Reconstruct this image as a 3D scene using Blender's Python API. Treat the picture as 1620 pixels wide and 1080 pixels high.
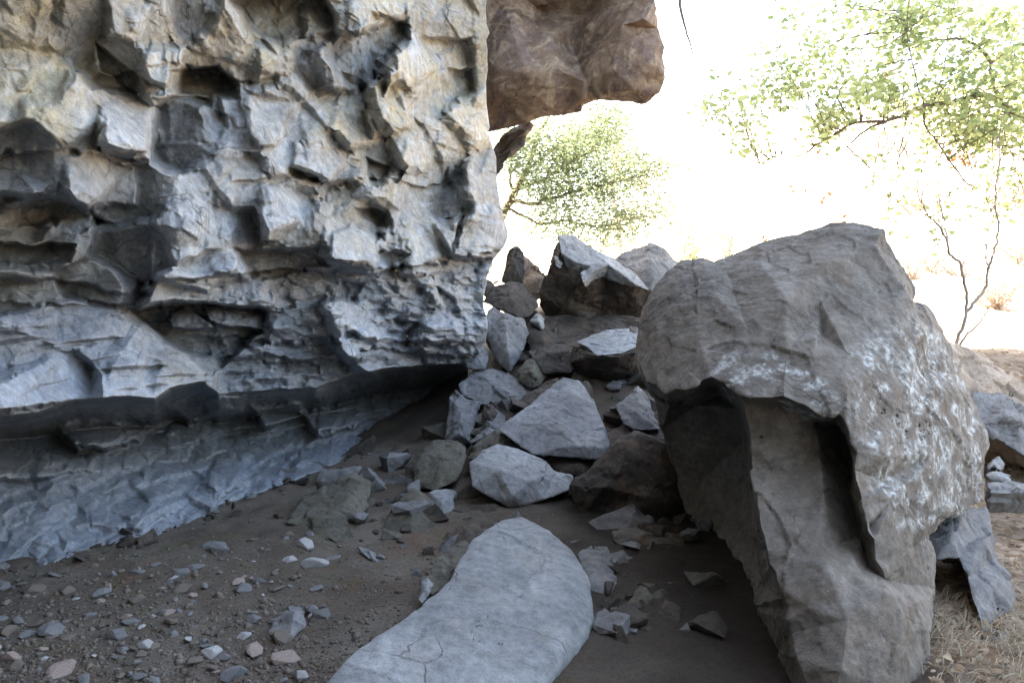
import bpy, bmesh, math, random
import numpy as np
from mathutils import Vector, Matrix
from mathutils.geometry import delaunay_2d_cdt

for o in list(bpy.data.objects):
    bpy.data.objects.remove(o)
SC = bpy.context.scene
COL = SC.collection
random.seed(7)
RNG = np.random.default_rng(11)

# ------------------------------------------------------------------ camera
F = 1170.0                       # focal length in pixels of the 1620 px wide photograph
PITCH = math.radians(-4.4)
CAM = np.array([0.0, 0.0, 1.5])
cam = bpy.data.cameras.new('camera')
cam.sensor_width = 36.0
cam.lens = 36.0 * F / 1620.0
cam.clip_end = 2000.0
cam.clip_start = 0.05
camo = bpy.data.objects.new('camera', cam)
COL.objects.link(camo)
camo.location = CAM
camo.rotation_euler = (math.radians(90) + PITCH, 0, 0)
SC.camera = camo

# ------------------------------------------------------------------ light
SUN_EL = math.radians(52)
SUN_DIR = np.array([-0.86, 0.51])             # horizontal direction towards the sun
SUN_DIR = SUN_DIR / np.linalg.norm(SUN_DIR)
w = bpy.data.worlds.new('World')
SC.world = w
w.use_nodes = True
nt = w.node_tree
sky = nt.nodes.new('ShaderNodeTexSky')
sky.sky_type = 'NISHITA'
sky.sun_disc = False
sky.sun_elevation = SUN_EL
sky.sun_rotation = math.atan2(SUN_DIR[0], SUN_DIR[1])
sky.altitude = 300
sky.dust_density = 2.0
bg = nt.nodes['Background']
bg.inputs['Strength'].default_value = 0.15
nt.links.new(sky.outputs[0], bg.inputs[0])
sl = bpy.data.lights.new('sun', 'SUN')
sl.energy = 5.0
sl.angle = math.radians(0.53)
sl.color = (1.0, 0.93, 0.82)
so = bpy.data.objects.new('sun', sl)
COL.objects.link(so)
tow = Vector((SUN_DIR[0] * math.cos(SUN_EL), SUN_DIR[1] * math.cos(SUN_EL), math.sin(SUN_EL)))
so.rotation_euler = tow.to_track_quat('Z', 'Y').to_euler()
so.location = (-8, 6, 14)
SC.view_settings.view_transform = 'Standard'
SC.view_settings.look = 'None'
SC.view_settings.exposure = 3.5
SC.view_settings.use_white_balance = True        # the camera was balanced for shade
SC.view_settings.white_balance_temperature = 8800
SC.view_settings.white_balance_tint = 10
SC.view_settings.gamma = 1.0
SC.cycles.use_denoising = True
SC.cycles.max_bounces = 6
SC.cycles.diffuse_bounces = 4
SC.cycles.sample_clamp_indirect = 6.0

# ------------------------------------------------------------------ geometry helpers
_fw = np.array([0, math.cos(PITCH), math.sin(PITCH)])
_up = np.array([0, -math.sin(PITCH), math.cos(PITCH)])
_rt = np.array([1.0, 0, 0])


def P(px, py, d):
    """a world point seen in direction (px, py) of the photograph, d metres ahead of the lens"""
    px = np.asarray(px, float)[..., None]; py = np.asarray(py, float)[..., None]; d = np.asarray(d, float)[..., None]
    return CAM + d * (_fw + _rt * (px - 810) / F - _up * (py - 540) / F)


def gdep(py):
    """depth at which a ray at row py meets flat ground"""
    return 1.5 / ((py - 540) / F * math.cos(PITCH) - math.sin(PITCH))


def _h(*a, seed=0):
    n = np.uint32(seed * 374761393 % 4294967291)
    x = np.zeros(a[0].shape, np.uint32) + n
    for i, v in enumerate(a):
        x = x ^ (v.astype(np.int64).astype(np.uint32) * np.uint32((2654435761, 2246822519, 3266489917, 668265263)[i]))
        x = (x ^ (x >> np.uint32(15))) * np.uint32(2246822519)
        x = (x ^ (x >> np.uint32(13))) * np.uint32(3266489917)
    x = x ^ (x >> np.uint32(16))
    return x.astype(np.float64) / 4294967295.0


def vnoise(p, seed=0):
    """value noise in 3-D, -1..1"""
    i = np.floor(p).astype(np.int64)
    f = p - i
    f = f * f * f * (f * (f * 6 - 15) + 10)
    r = 0
    for dx in (0, 1):
        wx = f[:, 0] if dx else 1 - f[:, 0]
        for dy in (0, 1):
            wy = f[:, 1] if dy else 1 - f[:, 1]
            for dz in (0, 1):
                wz = f[:, 2] if dz else 1 - f[:, 2]
                r = r + wx * wy * wz * _h(i[:, 0] + dx, i[:, 1] + dy, i[:, 2] + dz, seed=seed)
    return r * 2 - 1


def fbm(p, oct=4, seed=0, gain=0.5):
    r = 0; a = 1; t = 0
    for k in range(oct):
        r = r + a * vnoise(p * (2.03 ** k) + 17.3 * k, seed + k); t += a; a *= gain
    return r / t


def chips3(p, seed=0, tilt=0.8):
    """fractured field: every cell of a 3-D Voronoi is a small tilted plane; returns (height, cell random)"""
    i = np.floor(p).astype(np.int64)
    best = np.full(len(p), 1e9); val = np.zeros(len(p)); cid = np.zeros(len(p))
    for dx in (-1, 0, 1):
        for dy in (-1, 0, 1):
            for dz in (-1, 0, 1):
                a, b, c = i[:, 0] + dx, i[:, 1] + dy, i[:, 2] + dz
                q = np.stack([a + _h(a, b, c, seed=seed), b + _h(a, b, c, seed=seed + 1), c + _h(a, b, c, seed=seed + 2)], 1)
                e = p - q
                d2 = (e * e).sum(1)
                m = d2 < best
                r3 = _h(a, b, c, seed=seed + 3)
                v = (r3 * 2 - 1) + tilt * 2 * ((_h(a, b, c, seed=seed + 4) - .5) * e[:, 0] + (_h(a, b, c, seed=seed + 5) - .5) * e[:, 1] + (_h(a, b, c, seed=seed + 6) - .5) * e[:, 2])
                best = np.where(m, d2, best); val = np.where(m, v, val); cid = np.where(m, r3, cid)
    return val, cid


def chips2(x, y, seed=0, tilt=1.2, soft=0.06):
    """the same on a plane, with a short ramp across cell borders"""
    i = np.floor(x).astype(np.int64); j = np.floor(y).astype(np.int64)
    b1 = np.full(x.shape, 1e9); b2 = np.full(x.shape, 1e9)
    v1 = np.zeros(x.shape); v2 = np.zeros(x.shape); c1 = np.zeros(x.shape)
    for dx in (-1, 0, 1):
        for dy in (-1, 0, 1):
            a, b = i + dx, j + dy
            ex = x - (a + .5 + .9 * (_h(a, b, seed=seed) - .5)); ey = y - (b + .5 + .9 * (_h(a, b, seed=seed + 1) - .5))
            d = np.sqrt(ex * ex + ey * ey)
            r = _h(a, b, seed=seed + 2)
            v = (r * 2 - 1) + tilt * 2 * ((_h(a, b, seed=seed + 3) - .5) * ex + (_h(a, b, seed=seed + 4) - .5) * ey)
            n1 = d < b1
            n2 = (~n1) & (d < b2)
            v2 = np.where(n1, v1, np.where(n2, v, v2)); b2 = np.where(n1, b1, np.where(n2, d, b2))
            v1 = np.where(n1, v, v1); c1 = np.where(n1, r, c1); b1 = np.where(n1, d, b1)
    t = np.clip((b2 - b1) / soft, 0, 1)
    return v1 * (.5 + .5 * t) + v2 * (.5 - .5 * t), c1


def blocks2(x, y, seed=0, tilt=.5, rot=.5, under=7.0):
    """heap of random angular blocks seen from the front: height 0..1 (planar facets, steep lower sides) and a random per block"""
    i = np.floor(x).astype(np.int64); j = np.floor(y).astype(np.int64)
    best = np.zeros(x.shape); cid = np.full(x.shape, .5)
    for dx in (-1, 0, 1):
        for dy in (-1, 0, 1):
            a, b = i + dx, j + dy
            H = lambda k: _h(a, b, seed=seed * 31 + k)
            ex = x - (a + .5 + .8 * (H(0) - .5)); ey = y - (b + .5 + .8 * (H(1) - .5))
            th = (H(2) - .5) * 2 * rot
            c, s_ = np.cos(th), np.sin(th)
            u = ex * c + ey * s_; v = -ex * s_ + ey * c
            A = .38 + .34 * H(3); B = .38 + .34 * H(4); top = .25 + .75 * H(5)
            sk = (H(10) - .5) * .9
            h = top + tilt * ((H(6) - .5) * u * 1.6 + (H(7) - .42) * v * 1.6)
            h = np.minimum(h, (1.2 + 4 * H(8)) * (A - u - sk * v))
            h = np.minimum(h, (1.2 + 4 * H(9)) * (A + u + sk * v * .6))
            h = np.minimum(h, (.8 + 2.2 * H(11)) * (B + v))
            h = np.minimum(h, under * (B - v + sk * u * .5))
            m = h > best
            best = np.where(m, h, best); cid = np.where(m, H(12), cid)
    return best, cid


def sstep(a, b, x):
    t = np.clip((x - a) / (b - a), 0, 1)
    return t * t * (3 - 2 * t)


def mesh_np(name, verts, faces):
    """mesh from arrays; faces is (n,3) or (n,4)"""
    verts = np.asarray(verts, np.float32); faces = np.asarray(faces, np.int32)
    me = bpy.data.meshes.new(name)
    k = faces.shape[1]
    me.vertices.add(len(verts)); me.vertices.foreach_set('co', verts.ravel())
    me.loops.add(faces.size); me.loops.foreach_set('vertex_index', faces.ravel())
    me.polygons.add(len(faces)); me.polygons.foreach_set('loop_start', np.arange(0, faces.size, k, dtype=np.int32))
    me.update(calc_edges=True)
    me.validate()
    return me


def link(name, me, mat=None, parent=None, loc=None):
    o = bpy.data.objects.new(name, me)
    COL.objects.link(o)
    if mat is not None and me is not None:
        me.materials.clear(); me.materials.append(mat)
    if parent is not None:
        o.parent = parent
    if loc is not None:
        o.location = loc
    return o


def tag(o, label=None, cat=None, group=None, kind=None):
    if label: o['label'] = label
    if cat: o['category'] = cat
    if group: o['group'] = group
    if kind: o['kind'] = kind
    return o


def attr(me, name, vals):
    a = me.attributes.new(name, 'FLOAT', 'POINT')
    a.data.foreach_set('value', np.asarray(vals, np.float32))


# ------------------------------------------------------------------ materials
def nd(t, typ, **kw):
    n = t.nodes.new(typ)
    for k, v in kw.items():
        setattr(n, k, v)
    return n


def noise(t, src, scale, detail=6, rough=.6, dist=0.0):
    n = nd(t, 'ShaderNodeTexNoise')
    n.inputs['Scale'].default_value = scale; n.inputs['Detail'].default_value = detail
    n.inputs['Roughness'].default_value = rough; n.inputs['Distortion'].default_value = dist
    t.links.new(src, n.inputs['Vector'])
    return n.outputs['Fac']


def ramp(t, src, stops):
    r = nd(t, 'ShaderNodeValToRGB')
    el = r.color_ramp.elements
    while len(el) > 2:
        el.remove(el[-1])
    for k, (pos, c) in enumerate(stops):
        e = el[k] if k < 2 else el.new(pos)
        e.position = pos
        e.color = (c, c, c, 1) if isinstance(c, (int, float)) else (*c, 1)
    t.links.new(src, r.inputs['Fac'])
    return r.outputs['Color']


def mix(t, fac, a, b, mode='MIX'):
    m = nd(t, 'ShaderNodeMix', data_type='RGBA', blend_type=mode)
    for si, v in ((0, fac), (6, a), (7, b)):
        sock = m.inputs[si]
        if isinstance(v, (int, float)):
            sock.default_value = float(v) if si == 0 else (v, v, v, 1)
        elif isinstance(v, tuple):
            sock.default_value = (*v, 1)
        else:
            t.links.new(v, sock)
    return m.outputs[2]


def math_(t, op, a, b=None):
    m = nd(t, 'ShaderNodeMath', operation=op)
    for k, v in enumerate((a, b)):
        if v is None: continue
        if isinstance(v, (int, float)): m.inputs[k].default_value = v
        else: t.links.new(v, m.inputs[k])
    return m.outputs[0]


def rock_mat(name, dark, mid, light, warm=None, lichen=0.0, lichen_col=(.42, .45, .44), scale=1.0, bump=.5, rough=.8, stain=(.16, .10, .06), stain_amt=.35, pale=None, pale_amt=0.0, tones=(.66, 1.34), wear=0.0):
    m = bpy.data.materials.new(name); m.use_nodes = True
    t = m.node_tree
    b = t.nodes['Principled BSDF']
    tc = nd(t, 'ShaderNodeTexCoord'); oi = nd(t, 'ShaderNodeObjectInfo')
    off = nd(t, 'ShaderNodeVectorMath', operation='SCALE'); off.inputs[0].default_value = (31, 17, 23)
    t.links.new(oi.outputs['Random'], off.inputs['Scale'])
    ad = nd(t, 'ShaderNodeVectorMath', operation='ADD')
    t.links.new(tc.outputs['Object'], ad.inputs[0]); t.links.new(off.outputs[0], ad.inputs[1])
    v = ad.outputs[0]
    big = noise(t, v, 1.6 * scale, 9, .62, .6)
    c = ramp(t, big, [(.30, dark), (.50, mid), (.70, light)])
    # broad stains
    st = ramp(t, noise(t, v, 2.7 * scale, 5, .55, 1.2), [(.52, 0.0), (.68, 1.0)])
    c = mix(t, math_(t, 'MULTIPLY', st, stain_amt), c, stain)
    if warm is not None:
        at = nd(t, 'ShaderNodeAttribute', attribute_name='warm')
        wv = ramp(t, noise(t, v, 2.1 * scale, 7, .6, .8), [(.34, .15), (.62, 1.0)])
        c = mix(t, math_(t, 'MULTIPLY', at.outputs['Fac'], wv), c, warm)
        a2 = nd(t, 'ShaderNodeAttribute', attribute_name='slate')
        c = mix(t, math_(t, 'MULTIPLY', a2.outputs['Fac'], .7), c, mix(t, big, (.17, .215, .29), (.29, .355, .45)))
    if pale is not None:
        pv = ramp(t, noise(t, v, 3.3 * scale, 8, .62, 1.5), [(.50, 0.0), (.62, 1.0)])
        if warm is not None:
            a3 = nd(t, 'ShaderNodeAttribute', attribute_name='slate')
            pv = math_(t, 'MULTIPLY', pv, math_(t, 'SUBTRACT', 1.0, a3.outputs['Fac']))
        c = mix(t, math_(t, 'MULTIPLY', pv, pale_amt), c, pale)
    # grain
    g = ramp(t, noise(t, v, 14 * scale, 10, .72), [(.28, .60), (.72, 1.38)])
    fl = ramp(t, noise(t, v, 55, 3, .8), [(.60, 0.0), (.70, 1.0)])
    c = mix(t, 1.0, c, g, 'MULTIPLY')
    g2 = ramp(t, noise(t, v, 90 * scale, 4, .7), [(.3, .86), (.7, 1.14)])
    c = mix(t, 1.0, c, g2, 'MULTIPLY')
    c = mix(t, math_(t, 'MULTIPLY', fl, .35), c, (.34, .33, .30))
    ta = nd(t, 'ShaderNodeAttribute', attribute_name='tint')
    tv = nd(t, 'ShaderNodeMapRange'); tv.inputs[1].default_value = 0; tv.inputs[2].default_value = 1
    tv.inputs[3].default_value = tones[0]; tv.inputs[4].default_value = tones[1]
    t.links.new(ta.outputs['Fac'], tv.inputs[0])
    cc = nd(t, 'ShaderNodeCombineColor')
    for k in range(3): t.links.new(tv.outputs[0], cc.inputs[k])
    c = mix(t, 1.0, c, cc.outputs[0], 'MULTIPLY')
    if wear > 0:
        ge = nd(t, 'ShaderNodeNewGeometry')
        pw = ramp(t, ge.outputs['Pointiness'], [(.515, 0.0), (.58, 1.0)])
        c = mix(t, math_(t, 'MULTIPLY', pw, wear), c, (.50, .49, .46))
    if lichen > 0:
        la = nd(t, 'ShaderNodeAttribute', attribute_name='lichen')
        rings = nd(t, 'ShaderNodeTexVoronoi', feature='SMOOTH_F1'); rings.inputs['Scale'].default_value = 13
        nv = nd(t, 'ShaderNodeTexNoise'); nv.inputs['Scale'].default_value = 9; nv.inputs['Detail'].default_value = 5
        t.links.new(v, nv.inputs['Vector'])
        wv2 = mix(t, .12, v, nv.outputs['Color'], 'ADD')
        t.links.new(wv2, rings.inputs['Vector'])
        rr = ramp(t, rings.outputs['Distance'], [(.22, .35), (.34, 1.0), (.46, .5), (.6, 0.0)])
        lp = ramp(t, noise(t, v, 5, 9, .75, .3), [(.46, 0.0), (.54, 1.0)])
        fine = ramp(t, noise(t, v, 36, 5, .7), [(.42, .1), (.56, 1.0)])
        lf = math_(t, 'MULTIPLY', math_(t, 'MULTIPLY', lp, rr), fine)
        lf = math_(t, 'MULTIPLY', math_(t, 'MULTIPLY', lf, la.outputs['Fac']), lichen)
        c = mix(t, lf, c, lichen_col)
    wn = nd(t, 'ShaderNodeTexNoise'); wn.inputs['Scale'].default_value = 2.2; wn.inputs['Detail'].default_value = 6
    t.links.new(v, wn.inputs['Vector'])
    cv = nd(t, 'ShaderNodeTexVoronoi', feature='DISTANCE_TO_EDGE'); cv.inputs['Scale'].default_value = 1.5 * scale
    t.links.new(mix(t, .35, v, wn.outputs['Color'], 'ADD'), cv.inputs['Vector'])
    ck = ramp(t, cv.outputs['Distance'], [(.0, 1.0), (.012, 0.0)])
    ck = math_(t, 'MULTIPLY', ck, ramp(t, noise(t, v, 1.9 * scale, 4, .6), [(.48, 0.0), (.58, 1.0)]))
    c = mix(t, math_(t, 'MULTIPLY', ck, .5), c, (.05, .042, .036))
    t.links.new(c, b.inputs['Base Color'])
    b.inputs['Roughness'].default_value = rough
    b.inputs['Specular IOR Level'].default_value = .35
    bn = noise(t, v, 26 * scale, 10, .68)
    bn2 = noise(t, v, 120 * scale, 5, .7)
    hsum = math_(t, 'SUBTRACT', math_(t, 'ADD', bn, math_(t, 'MULTIPLY', bn2, .3)), math_(t, 'MULTIPLY', ck, .6))
    bp = nd(t, 'ShaderNodeBump'); bp.inputs['Strength'].default_value = bump; bp.inputs['Distance'].default_value = .03
    t.links.new(hsum, bp.inputs['Height']); t.links.new(bp.outputs[0], b.inputs['Normal'])
    return m


def leaf_mat(name, c1, c2, trans=.5):
    m = bpy.data.materials.new(name); m.use_nodes = True
    t = m.node_tree
    for n in list(t.nodes): t.nodes.remove(n)
    out = nd(t, 'ShaderNodeOutputMaterial')
    at = nd(t, 'ShaderNodeAttribute', attribute_name='tint')
    c = ramp(t, at.outputs['Fac'], [(.0, c1), (1.0, c2)])
    d = nd(t, 'ShaderNodeBsdfDiffuse'); tr = nd(t, 'ShaderNodeBsdfTranslucent'); mx = nd(t, 'ShaderNodeMixShader')
    t.links.new(c, d.inputs[0]); t.links.new(c, tr.inputs[0])
    mx.inputs[0].default_value = trans
    t.links.new(d.outputs[0], mx.inputs[1]); t.links.new(tr.outputs[0], mx.inputs[2]); t.links.new(mx.outputs[0], out.inputs[0])
    return m


def bark_mat(name, c1, c2):
    m = bpy.data.materials.new(name); m.use_nodes = True
    t = m.node_tree; b = t.nodes['Principled BSDF']
    tc = nd(t, 'ShaderNodeTexCoord')
    c = ramp(t, noise(t, tc.outputs['Object'], 14, 8, .7), [(.3, c1), (.7, c2)])
    t.links.new(c, b.inputs['Base Color']); b.inputs['Roughness'].default_value = .9
    bp = nd(t, 'ShaderNodeBump'); bp.inputs['Strength'].default_value = .6; bp.inputs['Distance'].default_value = .02
    t.links.new(noise(t, tc.outputs['Object'], 40, 6, .7), bp.inputs['Height']); t.links.new(bp.outputs[0], b.inputs['Normal'])
    return m


M_CLIFF = rock_mat('cliff_rock', (.165, .185, .212), (.258, .283, .310), (.36, .388, .412), warm=(.385, .345, .245), scale=1.3, bump=.55, stain=(.20, .17, .13), stain_amt=.45, pale=(.45, .485, .515), pale_amt=.45, tones=(.40, 1.42), wear=.35)
M_BROWN = rock_mat('brown_overhang_rock', (.085, .054, .040), (.18, .122, .088), (.34, .25, .185), scale=1.1, bump=.5, stain=(.15, .11, .12), stain_amt=.6, pale=(.46, .37, .27), pale_amt=.55)
M_BOULDER = rock_mat('grey_boulder_rock', (.080, .070, .060), (.140, .126, .111), (.205, .190, .173), lichen=1.0, lichen_col=(.52, .57, .58), scale=1.2, bump=.4, stain=(.11, .080, .060), stain_amt=.5, wear=.12)
M_GREY = rock_mat('grey_rock', (.11, .112, .115), (.155, .158, .164), (.21, .215, .222), scale=1.8, bump=.35, stain=(.20, .175, .14), stain_amt=.3)
M_PALE = rock_mat('pale_blue_grey_rock', (.165, .177, .188), (.225, .24, .252), (.29, .307, .320), scale=1.5, bump=.5, stain=(.30, .28, .25), stain_amt=.3)
M_SLAB = rock_mat('grey_slab_rock', (.135, .139, .146), (.18, .185, .194), (.225, .233, .243), scale=1.5, bump=.3, stain=(.20, .18, .16), stain_amt=.3)
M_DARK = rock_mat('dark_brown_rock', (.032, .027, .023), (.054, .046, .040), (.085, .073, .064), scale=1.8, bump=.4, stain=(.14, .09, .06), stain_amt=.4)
M_OLIVE = rock_mat('olive_dusty_rock', (.062, .058, .046), (.095, .088, .072), (.13, .122, .10), scale=1.8, bump=.4, stain=(.13, .12, .07), stain_amt=.4)
M_TAN = rock_mat('tan_rock', (.22, .17, .13), (.31, .25, .20), (.38, .32, .26), scale=2, bump=.4)

# ------------------------------------------------------------------ ground
def ground_z(x, y):
    x = np.asarray(x, float); y = np.asarray(y, float)
    z = np.zeros(np.broadcast(x, y).shape)
    # rubble mound behind the pile
    ux = (x - .9) / 1.7; z = z + 1.15 * sstep(5.3, 8.6, y) * np.exp(-np.maximum(np.abs(ux) - .2, 0) ** 2 * 1.6) * (1 - sstep(10, 15, y))
    # bank to the right of the big boulder, then the open hillside beyond
    z = z + .80 * sstep(5.3, 6.6, y - .1 * x) * sstep(1.9, 3.2, x)
    right = sstep(-2, 10, x - .12 * y)
    hill = np.maximum(y - 8.0, 0) * (.03 + .26 * right)
    hill = hill + np.maximum(x - 7.5, 0) * .30
    z = z + 26 * (1 - np.exp(-hill / 26))
    return z


def axis(lo, a, b, hi, step, grow=1.12):
    c = list(np.arange(a, b + 1e-6, step)); s = step; v = a; left = []
    while v > lo:
        s *= grow; v -= s; left.append(v)
    v = c[-1]; s = step
    while v < hi:
        s *= grow; v += s; c.append(v)
    return np.array(left[::-1] + c)


M_GROUND = bpy.data.materials.new('dirt_ground'); M_GROUND.use_nodes = True
def _ground_mat():
    t = M_GROUND.node_tree; b = t.nodes['Principled BSDF']
    tc = nd(t, 'ShaderNodeTexCoord'); v = tc.outputs['Object']
    c = ramp(t, noise(t, v, 1.3, 9, .65, .4), [(.3, (.070, .058, .047)), (.5, (.122, .103, .085)), (.7, (.19, .164, .140))])
    st = ramp(t, noise(t, v, 2.3, 6, .6, .8), [(.5, 0.0), (.64, 1.0)])
    c = mix(t, math_(t, 'MULTIPLY', st, .5), c, (.13, .075, .05))
    ms = ramp(t, noise(t, v, 3.1, 6, .6, .8), [(.56, 0.0), (.66, 1.0)])
    c = mix(t, math_(t, 'MULTIPLY', ms, .45), c, (.085, .085, .04))
    dm = nd(t, 'ShaderNodeAttribute', attribute_name='painted_shade')
    c = mix(t, dm.outputs['Fac'], c, (.020, .0155, .012))  # shade by the boulder painted into the dirt, plus random dark patches
    gr = ramp(t, noise(t, v, 60, 6, .75), [(.3, .65), (.7, 1.4)])
    c = mix(t, 1.0, c, gr, 'MULTIPLY')
    # leaf litter on the open slope
    at = nd(t, 'ShaderNodeAttribute', attribute_name='litter')
    vo = nd(t, 'ShaderNodeTexVoronoi'); vo.inputs['Scale'].default_value = 22; t.links.new(v, vo.inputs['Vector'])
    sp = nd(t, 'ShaderNodeSeparateColor'); t.links.new(vo.outputs['Color'], sp.inputs[0])
    lit = ramp(t, sp.outputs[0], [(.0, (.17, .11, .075)), (.35, (.30, .22, .16)), (.7, (.42, .34, .26)), (1.0, (.26, .15, .09))])
    c = mix(t, at.outputs['Fac'], c, lit)
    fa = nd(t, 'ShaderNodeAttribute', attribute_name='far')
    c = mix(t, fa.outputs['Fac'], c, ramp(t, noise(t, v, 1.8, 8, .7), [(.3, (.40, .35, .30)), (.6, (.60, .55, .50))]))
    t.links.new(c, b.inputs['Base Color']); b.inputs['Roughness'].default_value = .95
    b.inputs['Specular IOR Level'].default_value = .2
    bp = nd(t, 'ShaderNodeBump'); bp.inputs['Strength'].default_value = .8; bp.inputs['Distance'].default_value = .02
    t.links.new(noise(t, v, 45, 8, .75), bp.inputs['Height']); t.links.new(bp.outputs[0], b.inputs['Normal'])
_ground_mat()


def build_ground():
    xs = axis(-250, -3.6, 4.8, 400, .028); ys = axis(-120, 1.6, 7.0, 600, .028)
    X, Y = np.meshgrid(xs, ys)
    Z = ground_z(X, Y)
    p = np.stack([X.ravel(), Y.ravel(), np.zeros(X.size)], 1)
    near = 1 - sstep(12, 40, np.hypot(X, Y)).ravel()
    dz = .030 * fbm(p * 1.7, 4, 3) + .016 * fbm(p * 9, 4, 9) + .006 * np.abs(fbm(p * 38, 2, 21))
    Zf = Z.ravel() + dz * near + .35 * fbm(p * .22, 4, 33) * sstep(9, 20, np.hypot(X, Y)).ravel()
    V = np.stack([X.ravel(), Y.ravel(), Zf], 1)
    ny, nx = X.shape
    idx = np.arange(nx * ny).reshape(ny, nx)
    Q = np.stack([idx[:-1, :-1], idx[:-1, 1:], idx[1:, 1:], idx[1:, :-1]], -1).reshape(-1, 4)
    me = mesh_np('ground', V, Q)
    lit = sstep(1.4, 1.9, p[:, 0] + .12 * fbm(p * 2, 3, 5)) * sstep(2.0, 2.6, p[:, 1])
    lit = np.maximum(lit, sstep(8.5, 10, p[:, 1])) * (.55 + .45 * sstep(-.2, .2, fbm(p * 1.5, 3, 8)))
    attr(me, 'litter', lit)
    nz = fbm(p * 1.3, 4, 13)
    painted_shade = sstep(-.55, .75, p[:, 0] + .5 * nz) * (1 - sstep(1.5, 1.9, p[:, 0])) * (1 - sstep(5.5, 6.5, p[:, 1]))  # broad shade between slab and boulder, put into the ground colour
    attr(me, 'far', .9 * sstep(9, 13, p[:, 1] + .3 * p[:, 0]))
    attr(me, 'painted_shade', np.clip(.9 * painted_shade + .25 * sstep(.0, .3, nz), 0, .95))
    me.polygons.foreach_set('use_smooth', np.ones(len(me.polygons), bool))
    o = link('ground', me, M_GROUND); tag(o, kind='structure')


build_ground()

# ------------------------------------------------------------------ cliff
LIPX = np.array([-500, -200, 0, 60, 120, 200, 245, 270, 320, 345, 420, 500, 560, 620, 700, 760, 800])
LIPY = np.array([690, 680, 658, 650, 630, 628, 632, 612, 604, 622, 616, 612, 592, 582, 577, 574, 574])
FOOTX = np.array([-500, -200, 0, 120, 210, 250, 340, 345, 420, 480, 560, 640, 720, 800])
FOOTY = np.array([1040, 975, 910, 878, 850, 845, 812, 800, 775, 752, 722, 705, 692, 690])
REDGE_Y = np.array([-600, 0, 60, 130, 200, 250, 300, 335, 370, 390, 415, 440, 470, 500, 540, 570, 580, 620, 700, 900, 1100])
REDGE_X = np.array([765, 768, 772, 768, 773, 783, 790, 796, 803, 797, 778, 768, 766, 770, 768, 758, 745, 735, 735, 735, 735])
def march(px, py):
    """depth at which the ray through (px, py) meets the ground"""
    ds = np.linspace(1.5, 14, 2500)
    p = P(np.full(ds.shape, px), np.full(ds.shape, py), ds)
    hit = np.nonzero(p[:, 2] < ground_z(p[:, 0], p[:, 1]))[0]
    return float(ds[hit[0]]) if len(hit) else 14.0


FOOTD = np.array([march(a, b) for a, b in zip(FOOTX, FOOTY)])
CX = np.array([-500, -200, 0, 150, 300, 450, 600, 700, 800.])
CY = [-600, -100, 0, 150, 300, 440, 520]
CD = np.array([
    [2.0, 2.5, 2.90, 3.30, 3.80, 4.40, 5.2, 5.9, 6.6],
    [2.2, 2.7, 3.10, 3.50, 4.00, 4.62, 5.42, 6.12, 6.85],
    [2.25, 2.75, 3.20, 3.60, 4.10, 4.72, 5.52, 6.22, 6.92],
    [2.4, 2.9, 3.42, 3.82, 4.32, 4.95, 5.70, 6.38, 7.00],
    [2.45, 2.95, 3.45, 3.82, 4.30, 4.90, 5.60, 6.28, 6.9],
    [2.55, 3.05, 3.58, 3.98, 4.45, 5.02, 5.70, 6.32, 6.9],
    [2.60, 3.10, 3.62, 4.02, 4.58, 5.14, 5.82, 6.42, 7.0]])
LIP_D = np.array([2.55, 3.05, 3.55, 3.96, 4.72, 5.52, 6.25, 6.85, 7.4])
REC_D = np.array([3.8, 4.5, 5.25, 5.9, 6.7, 7.5, 8.2, 8.5, 8.6])
SLT_Y = np.array([800, 775, 752, 744, 736, 712, 680, 662, 660.])
SLT_D = np.array([3.3, 3.85, 4.50, 4.95, 5.75, 6.5, 7.45, 7.9, 8.0])

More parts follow.
